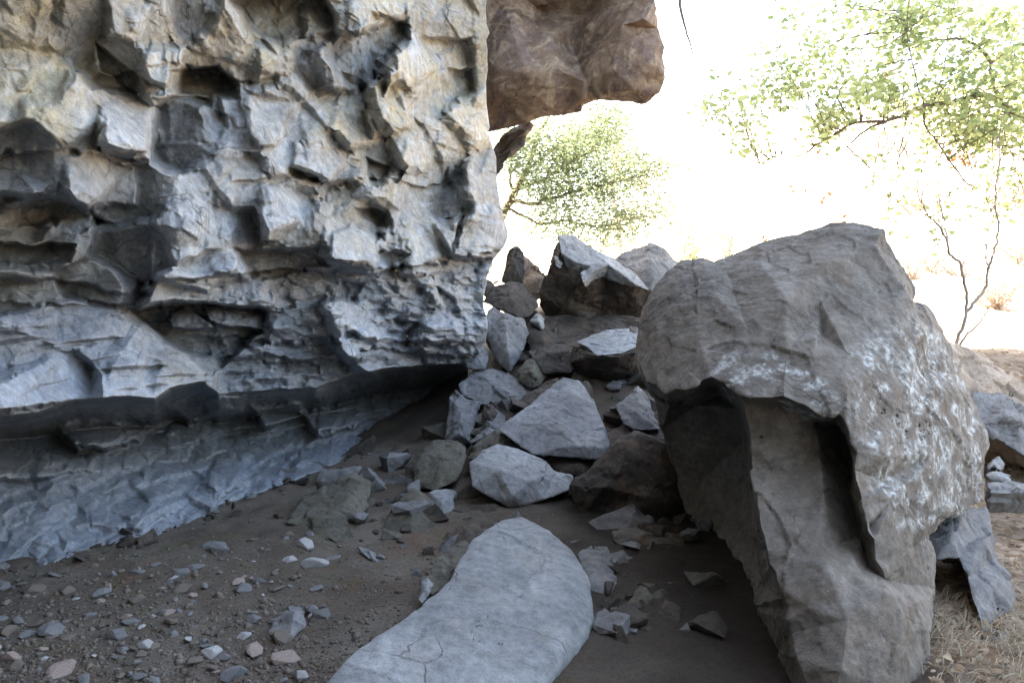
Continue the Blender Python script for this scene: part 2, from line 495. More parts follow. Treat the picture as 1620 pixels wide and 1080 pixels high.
# hand-placed blocks and hollows of the face: polygon in the photograph, metres along the line of sight
# (positive: hollow, negative: stands out), softness in pixels, lean (metres per 100 px downward)
FEATS = [
    ([(268, 112), (345, 106), (374, 130), (378, 160), (300, 152), (262, 142)], .42, 5, 0),
    ([(235, 152), (345, 156), (352, 200), (332, 238), (255, 222)], .17, 6, -.1),
    ([(150, 66), (185, 96), (218, 118), (262, 140), (215, 150), (160, 118)], .20, 5, -.1),
    ([(345, -40), (500, -40), (528, 20), (532, 62), (482, 98), (436, 72), (395, 40)], .38, 7, -.35),
    ([(585, 22), (640, 38), (646, 92), (604, 84), (580, 60)], .16, 6, -.1),
    ([(-80, 318), (70, 312), (130, 326), (165, 350), (120, 366), (60, 352), (-80, 358)], .26, 5, 0),
    ([(-80, 384), (116, 384), (112, 412), (-80, 418)], .24, 4, 0),
    ([(-80, 438), (90, 442), (236, 466), (215, 482), (-80, 480)], .18, 5, 0),
    ([(212, 490), (270, 478), (428, 488), (424, 520), (392, 548), (335, 592), (300, 562), (250, 540)], .55, 6, 0),
    ([(322, 488), (428, 490), (424, 524), (330, 512)], -.34, 4, .1),
    ([(262, 508), (290, 490), (340, 520), (270, 522)], -.30, 3, 0),
    ([(368, 398), (490, 396), (522, 420), (430, 438), (372, 432)], .12, 4, 0),
    ([(-80, 545), (40, 540), (150, 545), (262, 566), (312, 584), (326, 602), (282, 626), (200, 630), (-80, 662)], -.20, 8, -.05),
    ([(-60, 250), (60, 238), (150, 245), (215, 262), (218, 325), (140, 330), (60, 308), (-60, 310)], -.10, 7, -.1),
    ([(236, 330), (300, 322), (372, 350), (372, 430), (330, 462), (240, 440)], -.14, 6, -.06),
    ([(398, 300), (470, 285), (522, 310), (524, 385), (480, 398), (408, 392)], -.13, 7, -.05),
    ([(526, 362), (560, 352), (592, 385), (590, 425), (556, 426), (528, 408)], -.16, 5, .1),
    ([(684, 346), (740, 338), (800, 350), (812, 392), (770, 412), (712, 404)], -.20, 6, 0),
    ([(730, 340), (736, 338), (728, 372), (716, 404), (708, 404)], .25, 3, 0),
    ([(702, 268), (738, 330), (694, 342)], .13, 4, 0),
    ([(222, 86), (262, 80), (272, 118), (264, 136), (232, 124)], -.22, 6, -.15),
    ([(40, 90), (150, 108), (160, 190), (100, 230), (30, 190)], -.12, 14, -.05),
    ([(150, 165), (230, 150), (234, 230), (190, 240), (152, 220)], -.10, 5, -.1),
    ([(372, 150), (396, 150), (432, 232), (398, 228)], -.10, 5, 0),
    ([(640, 0), (656, 10), (640, 100), (610, 150), (640, 30)], -.16, 6, 0),
    ([(580, 130), (650, 80), (672, 120), (640, 200), (585, 215)], -.13, 8, -.1),
    ([(470, 230), (560, 200), (580, 290), (520, 290), (465, 262)], -.10, 7, -.08),
    ([(500, 40), (560, 60), (560, 150), (510, 140)], -.12, 10, -.1),
    ([(660, 60), (740, 60), (745, 100), (690, 110)], .14, 6, 0),
    ([(705, 110), (745, 105), (750, 160), (715, 170)], .16, 6, 0),
    ([(575, 250), (615, 262), (612, 282), (580, 278)], .18, 4, 0),
    ([(560, 330), (610, 335), (618, 375), (575, 350)], .15, 4, 0),
    ([(460, 265), (505, 285), (495, 295), (455, 278)], .14, 3, 0),
    ([(595, 400), (650, 398), (640, 425), (592, 420)], .14, 4, 0),
    ([(540, 442), (575, 448), (560, 476), (536, 470)], .12, 3, 0),
    ([(690, 450), (715, 470), (735, 510), (700, 490)], .15, 4, 0),
    ([(620, 505), (660, 508), (700, 540), (650, 535)], .12, 4, 0),
    ([(420, 560), (500, 580), (500, 592), (415, 580)], .16, 4, 0),
    ([(90, 680), (150, 664), (222, 674), (215, 698), (120, 712)], -.6, 8, -.2),
    ([(-60, 722), (60, 728), (150, 722), (140, 745), (-60, 762)], -.22, 9, 0),
    ([(190, 752), (290, 738), (320, 768), (230, 792)], -.10, 9, 0),
    ([(305, 742), (385, 728), (408, 752), (340, 786)], -.14, 9, 0),
    ([(470, 655), (560, 640), (600, 662), (500, 690)], -.35, 8, 0),
    ([(400, 642), (470, 636), (485, 660), (420, 675)], -.5, 8, -.1),
    ([(255, 630), (390, 624), (384, 652), (300, 668)], -.45, 8, -.1),
]


def poly_mask(px, py, poly, soft):
    poly = np.array(poly, float)
    x0, y0 = poly.min(0) - soft; x1, y1 = poly.max(0) + soft
    out = np.zeros(px.shape)
    sel = (px > x0) & (px < x1) & (py > y0) & (py < y1)
    if not sel.any(): return out
    x = px[sel]; y = py[sel]
    ins = np.zeros(x.shape, bool); dist = np.full(x.shape, 1e9)
    n = len(poly)
    for k in range(n):
        ax, ay = poly[k]; bx, by = poly[(k + 1) % n]
        c = ((ay > y) != (by > y)) & (x < (bx - ax) * (y - ay) / (by - ay + 1e-9) + ax)
        ins ^= c
        t = np.clip(((x - ax) * (bx - ax) + (y - ay) * (by - ay)) / ((bx - ax) ** 2 + (by - ay) ** 2 + 1e-9), 0, 1)
        dist = np.minimum(dist, np.hypot(x - ax - t * (bx - ax), y - ay - t * (by - ay)))
    s = np.where(ins, dist, -dist)
    out[sel] = sstep(-soft * .5, soft * .5, s)
    return out


# broad faces of the cliff as seen in the photograph: x, y, mineral tone mixed with painted light and shade 0..1, buff 0..1, offset in metres
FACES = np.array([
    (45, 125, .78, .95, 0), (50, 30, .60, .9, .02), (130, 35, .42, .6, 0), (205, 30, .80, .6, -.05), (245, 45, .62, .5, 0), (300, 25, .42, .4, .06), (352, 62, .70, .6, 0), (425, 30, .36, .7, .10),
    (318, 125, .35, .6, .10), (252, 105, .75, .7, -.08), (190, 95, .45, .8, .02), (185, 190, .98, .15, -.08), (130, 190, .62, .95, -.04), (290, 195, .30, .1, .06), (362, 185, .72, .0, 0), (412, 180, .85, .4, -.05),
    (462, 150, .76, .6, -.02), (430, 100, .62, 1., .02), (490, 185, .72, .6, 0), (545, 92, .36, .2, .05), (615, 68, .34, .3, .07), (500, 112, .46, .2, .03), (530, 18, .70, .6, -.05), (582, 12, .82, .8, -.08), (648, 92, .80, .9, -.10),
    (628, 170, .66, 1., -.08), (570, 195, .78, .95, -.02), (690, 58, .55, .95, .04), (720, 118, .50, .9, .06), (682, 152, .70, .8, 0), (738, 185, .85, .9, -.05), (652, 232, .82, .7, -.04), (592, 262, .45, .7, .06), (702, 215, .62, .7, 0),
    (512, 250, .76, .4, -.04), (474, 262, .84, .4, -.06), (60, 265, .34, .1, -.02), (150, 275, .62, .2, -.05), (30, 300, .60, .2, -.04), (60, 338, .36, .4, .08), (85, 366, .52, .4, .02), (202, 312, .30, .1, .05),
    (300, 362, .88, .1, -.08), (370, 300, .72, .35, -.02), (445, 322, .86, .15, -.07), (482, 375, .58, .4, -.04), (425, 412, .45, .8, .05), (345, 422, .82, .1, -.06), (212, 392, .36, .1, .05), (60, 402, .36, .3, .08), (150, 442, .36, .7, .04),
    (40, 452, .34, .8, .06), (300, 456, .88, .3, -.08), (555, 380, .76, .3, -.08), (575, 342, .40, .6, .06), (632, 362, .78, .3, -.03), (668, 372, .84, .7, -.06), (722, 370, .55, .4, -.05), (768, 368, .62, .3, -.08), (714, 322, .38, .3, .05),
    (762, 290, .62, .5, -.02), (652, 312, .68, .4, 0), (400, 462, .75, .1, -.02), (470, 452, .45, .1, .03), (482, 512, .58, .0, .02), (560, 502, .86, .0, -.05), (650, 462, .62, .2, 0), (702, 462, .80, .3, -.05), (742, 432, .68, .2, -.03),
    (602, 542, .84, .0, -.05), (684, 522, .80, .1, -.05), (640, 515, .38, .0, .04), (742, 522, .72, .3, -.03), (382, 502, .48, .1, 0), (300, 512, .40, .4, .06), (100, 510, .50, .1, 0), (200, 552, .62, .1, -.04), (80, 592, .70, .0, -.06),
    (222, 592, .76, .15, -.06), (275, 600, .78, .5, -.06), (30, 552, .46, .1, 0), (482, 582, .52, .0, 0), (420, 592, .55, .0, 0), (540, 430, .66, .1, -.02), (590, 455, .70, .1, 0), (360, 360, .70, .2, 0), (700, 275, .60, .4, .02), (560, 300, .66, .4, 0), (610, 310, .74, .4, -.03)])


LEDGES = [([(235, 446), (380, 436), (470, 428), (530, 428), (600, 432), (700, 414), (810, 396)], .20, 260),
          ([(-500, 330), (0, 322), (120, 330), (165, 352)], .12, 120), ([(-500, 252), (0, 244), (60, 236), (150, 250), (225, 264)], .10, 110),
          ([(380, 292), (470, 270), (520, 292), (580, 285), (680, 300), (720, 268)], .10, 90), ([(330, 532), (430, 540), (560, 530), (660, 545), (770, 540)], .12, 120),
          ([(150, 120), (270, 100), (380, 128), (440, 120)], .08, 100), ([(360, 560), (480, 572), (600, 556), (760, 560)], .14, 120), ([(-500, 470), (0, 476), (215, 482)], .10, 80)]


def build_cliff():
    s_out = np.arange(-500, 0, 9.0)
    s_in = np.linspace(0, 1, 440)
    t_out = np.arange(-600, -4, 9.0)
    t_in = np.linspace(0, 1, 640)
    nrow = len(t_out) + len(t_in); ncol = len(s_out) + len(s_in)
    PXg = np.zeros((nrow, ncol)); PYg = np.zeros((nrow, ncol))
    # rows: above the frame, then down to below the foot
    pxn = np.concatenate([s_out, s_in * 780])
    foot = np.interp(pxn, FOOTX, FOOTY)
    for c in range(ncol):
        PYg[:len(t_out), c] = t_out
        PYg[len(t_out):, c] = t_in * (foot[c] + 55)
    _jr = np.random.default_rng(8); _jy = np.cumsum(_jr.uniform(6, 42, 90)) - 640; _jx = _jr.normal(0, 2.6, 90)
    R = np.interp(PYg, REDGE_Y, REDGE_X) + np.interp(PYg, _jy, _jx)
    PXg[:, :len(s_out)] = s_out
    PXg[:, len(s_out):] = s_in * R[:, len(s_out):]
    px = PXg; py = PYg
    # warp used to roughen every traced line
    q3 = np.stack([px.ravel() / 60, py.ravel() / 60, np.zeros(px.size)], 1)
    wx = (7 * fbm(q3, 4, 41)).reshape(px.shape); wy = (7 * fbm(q3, 4, 47)).reshape(px.shape)
    pxw = px + wx; pyw = py + wy
    # depth by interpolation of the control rows, in inverse depth
    lipy = np.interp(px, LIPX, LIPY) + .8 * wy
    sly = np.interp(px, CX, SLT_Y) + .6 * wy
    fty = np.interp(px, FOOTX, FOOTY)
    recy = lipy + .42 * (sly - lipy)
    inv = [np.interp(px, CX, 1 / r) for r in CD]
    il = np.interp(px, CX, 1 / LIP_D); ir = np.interp(px, CX, 1 / REC_D); isl = np.interp(px, CX, 1 / SLT_D)
    ift = 1 / np.interp(px, FOOTX, FOOTD)
    ys = [np.full(px.shape, float(v)) for v in CY] + [lipy, recy, sly, fty]
    vs = inv + [il, ir, isl, ift]
    q = vs[0].copy()
    for k in range(len(ys) - 1):
        t = (py - ys[k]) / np.maximum(ys[k + 1] - ys[k], 1e-3)
        m = (t >= 0)
        tt = np.clip(t, 0, 1)
        if k == 7: tt = tt ** .55
        q = np.where(m, vs[k] + (vs[k + 1] - vs[k]) * tt, q)
    d = 1 / q
    sc = 1 / inv[4] / 4.6                                   # scale of the face, the same all the way up each column
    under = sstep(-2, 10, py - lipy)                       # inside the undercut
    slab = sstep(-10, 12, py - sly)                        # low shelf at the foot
    # --- fracture
    U = np.cumsum(np.diff(px, axis=1, prepend=px[:, :1]) * sc, axis=1); Vv = (py - 500) * sc      # pixels at a common distance
    low = sstep(405, 470, py + .05 * px + wy) * (1 - under)
    up = 1 - sstep(405, 470, py + .05 * px + wy)
    wu = U + .9 * wx; wv = Vv + .9 * wy
    a = math.radians(24)
    ru = wu * math.cos(a) + wv * math.sin(a); rv = -wu * math.sin(a) + wv * math.cos(a)
    q3 = np.stack([wu.ravel() / 30, wv.ravel() / 30, d.ravel()], 1)
    n1 = fbm(q3 * .35, 3, 61).reshape(px.shape); n2 = fbm(q3 * 1.6, 5, 65, .6).reshape(px.shape)
    k1, c1 = blocks2(ru / 135 + 3.3, rv / 190, 1, .9, .5)
    k2, c2 = blocks2(ru / 62, rv / 95 + .4, 2, 1.0, .6)
    k3, c3 = blocks2(wu / 25, wv / 30, 3, .8, .8)
    k4, c4 = blocks2(wu / 11, wv / 11, 4, .8, .9, 4)
    m1, cl1 = blocks2(wu / 170 + .7, wv / 62 + .2 * wu / 170, 5, .5, .18, 9)
    m2, cl2 = blocks2(wu / 70, wv / 44 + .15 * wu / 70, 6, .9, .4, 8)
    m3, cl3 = blocks2(wu / 33, wv / 22, 7, 1.0, .6, 7)
    m4, cl4 = blocks2(wu / 14, wv / 11, 8, 1.0, .8, 5)
    h2 = k2 * 2 - 1; h3 = k3 * 2 - 1; hl2 = m2 * 2 - 1; hl1 = m1 * 2 - 1
    fmask = sstep(-.3, .4, fbm(q3 * .4 + 3, 3, 69).reshape(px.shape))
    # the broad traced faces
    fx = px + .9 * wx + 3 * h2 + 2 * h3; fy = py + .9 * wy + 2 * h3 + 2 * hl2
    b1 = np.full(px.shape, 1e9); b2 = b1.copy(); v1 = np.zeros(px.shape); v2 = v1.copy(); tone = v1.copy(); buff = v1.copy()
    wsum = np.zeros(px.shape); tsm = v1.copy(); bsm = v1.copy()
    rs = np.random.default_rng(5)
    for fxs, fys, tn, bf, of in FACES:
        an = 1.0 + .8 * (fys > 400)
        dd_ = np.hypot(fx - fxs, (fy - fys) * an)
        g = (tn - .58) / .40
        tx = .20 * g + rs.normal(0, .13); ty = -.26 * g + rs.normal(0, .09) + .06
        val = of * 1.2 + np.clip(tx * (px - fxs) / 100 + ty * (py - fys) / 100, -.24, .24)
        near = dd_ < b1; sec = (~near) & (dd_ < b2)
        v2 = np.where(near, v1, np.where(sec, val, v2)); b2 = np.where(near, b1, np.where(sec, dd_, b2))
        v1 = np.where(near, val, v1); tone = np.where(near, tn, tone); buff = np.where(near, bf, buff); b1 = np.where(near, dd_, b1)
        wgt = np.exp(-(dd_ / 42) ** 2); wsum += wgt; tsm += wgt * tn; bsm += wgt * bf
    ur = sstep(440, 540, px) * (1 - sstep(300, 360, py)); kv, cv = blocks2(ru / 58 + .5, rv / 150, 15, 1.2, .25, 2.5)
    ft = np.clip((b2 - b1) / 15, 0, 1)
    facet = v1 * (.5 + .5 * ft) + v2 * (.5 - .5 * ft)
    infr = sstep(-70, -10, px) * sstep(-70, -10, py) * (1 - under)
    tsm = (tsm + .5e-3) / (wsum + 1e-3); bsm = (bsm + .4e-3) / (wsum + 1e-3)
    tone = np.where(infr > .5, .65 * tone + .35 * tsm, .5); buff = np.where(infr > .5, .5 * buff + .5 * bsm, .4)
    disp = 1.6 * facet * infr + up * (.08 - (.20 - .04 * infr) * k1 - (.02 + .075 * fmask) * (1 - .35 * ur) * k2 - .036 * k3 * (.12 + fmask) * (1 - .4 * ur) - .08 * ur * kv - .009 * k4)
    # long ledges: everything below such a line steps back under it
    for line, dep, fall in LEDGES:
        lx = [p[0] for p in line]; ly = [p[1] for p in line]
        yl = np.interp(px, lx, ly) + .8 * wy + 5 * hl2 + 3 * h3
        inx = sstep(lx[0] - 25, lx[0] + 5, px) * (1 - sstep(lx[-1] - 5, lx[-1] + 25, px))
        disp += inx * dep * sstep(-2, 5, py - yl) * np.clip(1 - (py - yl) / fall, 0, 1) * (1 - under)
    leftlow = low * (1 - sstep(250, 360, px))
    disp += leftlow * (.08 - .17 * m1 - .085 * m2 - .026 * m3 - .008 * m4)
    r1, cr1 = blocks2(wu / 85 + .3, wv / 52 + .2, 12, 1.0, .5, 3.5)
    r2, cr2 = blocks2(wu / 44, wv / 30 + .1, 13, 1.2, .8, 3.0)
    r3, cr3 = blocks2(wu / 21, wv / 16, 14, 1.2, .9, 3.0)
    disp += (low - leftlow) * (.08 - .05 * m1 - .10 * r1 - .085 * r2 - .036 * r3 - .010 * m4)
    disp += under * (1 - slab) * (.10 - .22 * m1 - .12 * m2 - .05 * k3 - .02 * k4)
    disp += slab * (.08 - .16 * r1 - .07 * r2 - .02 * k3 - .006 * m4 + .10 * n1)
    disp += .03 * n1 + .006 * n2
    # strata: little ledges that hang over the layer below
    st = (Vv + .05 * U + 34 * n1 + 2 * n2 + 8 * hl1 + 3 * hl2) / 34
    saw = (st - np.floor(st))
    stamp = sstep(-.25, .3, fbm(q3 * .5 + 7, 3, 67).reshape(px.shape))
    disp += 0 * low * stamp * (.055 * (saw < .85) * (.5 - saw) + .05 * sstep(.80, .92, saw) - .01)
    edgefade = 1 - .6 * sstep(.97, 1.0, px / np.interp(py, REDGE_Y, REDGE_X))
    # --- hand-placed blocks
    for poly, dd, soft, lean in FEATS:
        m = poly_mask(pxw + .6 * wx + 2.5 * h2 + 2 * h3, pyw + .6 * wy + 2 * h3, poly, soft * 1.5)
        cy = np.mean([p[1] for p in poly]); y0 = min(p[1] for p in poly); y1 = max(p[1] for p in poly)
        tv = np.clip((pyw - y0) / (y1 - y0), 0, 1)
        m = m * ((1.15 - .85 * tv) if dd > 0 else (.35 + .75 * tv))
        disp = disp + m * (dd + lean * (py - cy) / 100) / 1.0
    d = d + disp * np.minimum(sc, 1.15) * edgefade
    # the low shelf ends in a broken ledge standing a little proud of the dirt
    fj = fty + 6 * (m2 - .35) + 8 * (k3 - .4) + 1.0 * wy
    d = d + .06 * sstep(-1, 8, py - fj)
    W = P(px, py, d)
    # world-space pieces beyond the traced face
    nr, nc = px.shape
    # to the left, on behind the photographer
    K = 30
    off = []; cx = cy_ = 0.0; ang = math.radians(-103)
    for k in range(K):
        st_ = .30 + .012 * k
        if k > 7: ang += math.radians(6.2)
        cx += st_ * math.cos(ang); cy_ += st_ * math.sin(ang); off.append(np.array([cx, cy_, 0]))
    # added unseen wall, swung round behind the camera to block sky light
    left = np.stack([W[:, 0] + o_ for o_ in off[::-1]], 1)
    left[..., 0] += .25 * fbm(left.reshape(-1, 3) * .9, 4, 71).reshape(left.shape[:2])
    # the far side of the corner, running back from the edge
    K2 = 26
    rt = np.stack([W[:, -1] + np.array([-.30, .95, 0]) * (.20 * k) for k in range(1, K2 + 1)], 1)
    j = .12 * fbm(rt.reshape(-1, 3) * 1.6, 4, 75).reshape(rt.shape[:2])
    rt[..., 0] += (j - .06) * np.minimum(1, np.arange(1, K2 + 1) / 4)[None]
    G = np.concatenate([left, W, rt], 1)
    # to the unseen brow, lean shaped to block sky light, then back on top
    top = []
    base = G[0]
    for k in range(1, 11):
        r = base + np.array([.17 * k, -.03 * k, .5 * k]); top.append(r)
    brow = top[-1]
    for k in range(1, 9):
        top.append(brow + np.array([-1.0, .35, .08]) * k)
    top = np.stack(top[::-1], 0)
    top += .3 * np.stack([fbm(top.reshape(-1, 3) * .8, 4, s).reshape(top.shape[:2]) for s in (81, 83, 85)], -1)
    G = np.concatenate([top, G], 0)
    ny, nx = G.shape[:2]
    idx = np.arange(ny * nx).reshape(ny, nx)
    Q = np.stack([idx[:-1, :-1], idx[1:, :-1], idx[1:, 1:], idx[:-1, 1:]], -1).reshape(-1, 4)
    me = mesh_np('cliff', G.reshape(-1, 3), Q)
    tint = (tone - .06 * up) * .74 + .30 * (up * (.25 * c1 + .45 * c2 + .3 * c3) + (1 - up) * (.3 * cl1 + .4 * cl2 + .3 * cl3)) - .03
    lr = low - leftlow
    tint = np.where(lr > .5, (tone - .02) * .72 + .34 * (.3 * cr1 + .4 * cr2 + .3 * cr3) - .03, tint)
    warm = buff
    full = np.full((ny, nx), .5); wf = np.full((ny, nx), .4)
    full[:, :K - 6] = .05  # added wall tinted dark to cut the light it bounces back
    r0 = len(top); c0 = K
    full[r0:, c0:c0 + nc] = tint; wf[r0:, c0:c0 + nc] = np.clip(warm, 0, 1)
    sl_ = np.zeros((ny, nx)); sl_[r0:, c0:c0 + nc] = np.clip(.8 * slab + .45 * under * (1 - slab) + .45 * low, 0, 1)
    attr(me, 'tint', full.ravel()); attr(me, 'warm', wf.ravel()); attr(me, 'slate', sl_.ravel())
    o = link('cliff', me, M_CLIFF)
    tag(o, 'tall undercut grey cliff face of fractured layered rock', 'cliff', kind='structure')
    return o


CLIFF = build_cliff()

# ------------------------------------------------------------------ rocks
def refine(me, size):
    """cut every facet into small triangles, keeping its edges crisp"""
    bm = bmesh.new(); bm.from_mesh(me)
    bmesh.ops.triangulate(bm, faces=bm.faces[:])
    for k in range(12):
        lg = [e for e in bm.edges if e.calc_length() > size * 1.6]
        if not lg: break
        bmesh.ops.subdivide_edges(bm, edges=lg, cuts=1, use_grid_fill=False)
        bmesh.ops.triangulate(bm, faces=[f for f in bm.faces if len(f.verts) > 3])
    bm.normal_update()
    for e in bm.edges:
        if len(e.link_faces) == 2 and e.calc_face_angle(0) > math.radians(42): e.smooth = False
    bm.to_mesh(me); bm.free()
    return me


def faceted(front, inner=(), edges=(), thick=.5, shrink=.8, backdir=None):
    """closed angular body: traced front with ridges (pixel, pixel, depth) and its own back"""
    n = len(front)
    pts = list(front) + list(inner)
    v2 = [Vector((p[0], p[1])) for p in pts]
    ce = [(k, (k + 1) % n) for k in range(n)] + list(edges)
    r = delaunay_2d_cdt(v2, ce, [], 1, 1e-4)
    ov, of, orig = r[0], r[2], r[3]
    bm = bmesh.new()
    dp = np.array([p[2] for p in pts]); xy = np.array([(p[0], p[1]) for p in pts])
    vs = []
    for k, v in enumerate(ov):
        src = orig[k]
        if src: d = dp[src[0]]
        else:
            ww = 1 / (np.hypot(xy[:, 0] - v[0], xy[:, 1] - v[1]) + 1e-3) ** 2
            d = (ww * dp).sum() / ww.sum()
        vs.append(bm.verts.new(P(v[0], v[1], d)))
    for f in of:
        try: bm.faces.new([vs[i] for i in f])
        except ValueError: pass
    bm.normal_update()
    bd = [e for e in bm.edges if e.is_boundary]
    cen = np.mean([P(*p) for p in front], 0)
    dirv = (cen - CAM) / np.linalg.norm(cen - CAM) if backdir is None else np.array(backdir) / np.linalg.norm(backdir)
    nb = {}
    for e in bd:
        for v in e.verts:
            if v not in nb:
                c = np.array(v.co)
                b = cen + (c - cen) * shrink
                b = b - dirv * np.dot(b - cen, dirv) * .5 + dirv * thick
                nb[v] = bm.verts.new(b)
    cb = bm.verts.new(cen + dirv * thick * 1.15)
    for e in bd:
        a, b = e.verts
        bm.faces.new([a, b, nb[b], nb[a]]); bm.faces.new([nb[a], nb[b], cb])
    bmesh.ops.recalc_face_normals(bm, faces=bm.faces[:])
    me = bpy.data.meshes.new('rock'); bm.to_mesh(me); bm.free()
    return me


def soften(me, its):
    n = len(me.vertices); ne = len(me.edges)
    co = np.zeros(n * 3, np.float32); me.vertices.foreach_get('co', co); co = co.reshape(-1, 3).astype(float)
    ed = np.zeros(ne * 2, np.int32); me.edges.foreach_get('vertices', ed); ed = ed.reshape(-1, 2)
    deg = np.bincount(ed.ravel(), minlength=n).astype(float)[:, None]
    for k in range(its):
        acc = np.zeros((n, 3))
        for c in range(3):
            acc[:, c] = np.bincount(ed[:, 0], co[ed[:, 1], c], n) + np.bincount(ed[:, 1], co[ed[:, 0], c], n)
        co = co * .45 + .55 * acc / deg
    me.vertices.foreach_set('co', co.astype(np.float32).ravel()); me.update()


def rough_up(me, seed, chip=.02, cell=.25, grain=.006, wave=.02, lichen=None, chip2=.008):
    n = len(me.vertices)
    co = np.zeros(n * 3, np.float32); me.vertices.foreach_get('co', co); co = co.reshape(-1, 3).astype(float)
    no = np.zeros(n * 3, np.float32); me.vertices.foreach_get('normal', no); no = no.reshape(-1, 3).astype(float)
    wq = co + .25 * cell * np.stack([fbm(co / cell * .9, 3, seed + k) for k in (1, 5, 9)], 1)
    h, c = chips3(wq / cell, seed, 1.3)
    h2, c2 = chips3(wq / (cell * .36) + 9, seed + 20, 1.3)
    wob = .55 * wave * np.stack([fbm(co / .09, 3, seed + k) for k in (51, 55, 59)], 1) + .4 * grain * np.stack([fbm(co / .03, 2, seed + k) for k in (61, 65, 69)], 1)
    d = chip * h + chip2 * h2 + wave * fbm(co / (cell * 1.5), 4, seed + 31) + grain * fbm(co / .045, 4, seed + 37, .6)
    co2 = co + no * d[:, None] + wob
    me.vertices.foreach_set('co', co2.astype(np.float32).ravel())
    attr(me, 'tint', .35 + .3 * c * 1.0)
    if lichen is not None:
        attr(me, 'lichen', lichen(co))
    me.polygons.foreach_set('use_smooth', np.ones(len(me.polygons), bool))
    me.update()


def recenter(me):
    n = len(me.vertices)
    co = np.zeros(n * 3, np.float32); me.vertices.foreach_get('co', co); co = co.reshape(-1, 3)
    b = np.array([co[:, 0].mean(), co[:, 1].mean(), co[:, 2].min()])
    me.vertices.foreach_set('co', (co - b).astype(np.float32).ravel()); me.update()
    return Vector(b)


_seed = [100]


def rock(name, label, front, inner=(), edges=(), thick=.5, shrink=.8, vox=.014, mat=None, chip=.012, cell=.22, wave=.012, grain=.005, cat='rock', group=None, parent=None, lichen=None, backdir=None, chip2=.005, soft=2):
    _seed[0] += 13
    me = faceted(front, inner, edges, thick, shrink, backdir)
    me = refine(me, vox)
    if soft: soften(me, soft)
    rough_up(me, _seed[0], chip, cell, grain, wave, lichen, chip2)
    me.name = name
    loc = recenter(me)
    o = link(name, me, mat or M_GREY, parent, loc)
    if parent is None: tag(o, label, cat, group)
    return o


# the big overhanging brown block, part of the cliff
rock('overhang_block', None,
     [(745, -60, 7.4), (1034, -60, 7.0), (1036, 0, 7.0), (1040, 45, 7.0), (1050, 75, 7.0), (1047, 88, 7.0), (1053, 122, 7.0), (1044, 148, 7.05), (1022, 164, 7.1), (990, 162, 7.2),
      (948, 160, 7.3), (925, 168, 7.4), (920, 178, 7.45), (890, 183, 7.5), (858, 187, 7.6), (830, 197, 7.7), (800, 206, 7.8), (768, 212, 7.9), (740, 214, 7.9), (740, 60, 7.6)],
     [(800, 10, 7.5), (860, 20, 7.7), (925, 25, 7.6), (905, 74, 7.62), (870, 66, 7.35), (818, 72, 7.3), (785, 110, 7.35), (790, 150, 7.4), (850, 155, 7.3), (905, 142, 7.3), (928, 130, 7.2), (955, 75, 7.1), (985, 40, 6.95),
      (1020, 30, 6.85), (1035, 100, 6.9), (1000, 140, 6.95), (955, 150, 7.15), (920, 155, 7.25), (880, 110, 7.2), (830, 115, 7.22), (970, 110, 6.95), (800, 172, 7.6), (870, 172, 7.4)],
     thick=2.4, shrink=1.1, vox=.018, mat=M_BROWN, chip=.010, cell=.6, wave=.014, grain=.006, chip2=.004, soft=1, backdir=(-.35, .75, .55), parent=CLIFF)
rock('dark_knob', None,
     [(740, 306, 7.9), (742, 262, 7.9), (776, 262, 8.0), (790, 246, 8.0), (802, 234, 8.0), (812, 220, 8.0), (822, 206, 8.0), (838, 190, 8.1), (846, 198, 8.1), (834, 216, 8.1), (830, 232, 8.0), (816, 246, 8.0), (800, 256, 8.0), (790, 276, 8.0), (782, 298, 8.0)],
     [(808, 238, 7.85), (828, 210, 7.95)], thick=.3, vox=.02, mat=M_DARK, backdir=(-.5, .8, .1), parent=CLIFF)

# the big lichen-covered boulder on the right
def big_lichen(co):
    rel = co - CAM
    zz = rel @ _fw; pxx = rel @ _rt / zz * F + 810; pyy = -(rel @ _up) / zz * F + 540
    a = poly_mask(pxx, pyy, [(1360, 560), (1440, 515), (1490, 530), (1560, 690), (1550, 790), (1460, 850), (1400, 800), (1360, 700)], 60)
    b = poly_mask(pxx, pyy, [(1190, 590), (1220, 560), (1280, 580), (1330, 640), (1300, 668), (1230, 636)], 26) * .9
    c = poly_mask(pxx, pyy, [(1120, 560), (1180, 560), (1185, 640), (1150, 625)], 30) * .6
    return np.clip(np.maximum(np.maximum(a, b), c) * 1.3 + .10, 0, 1)


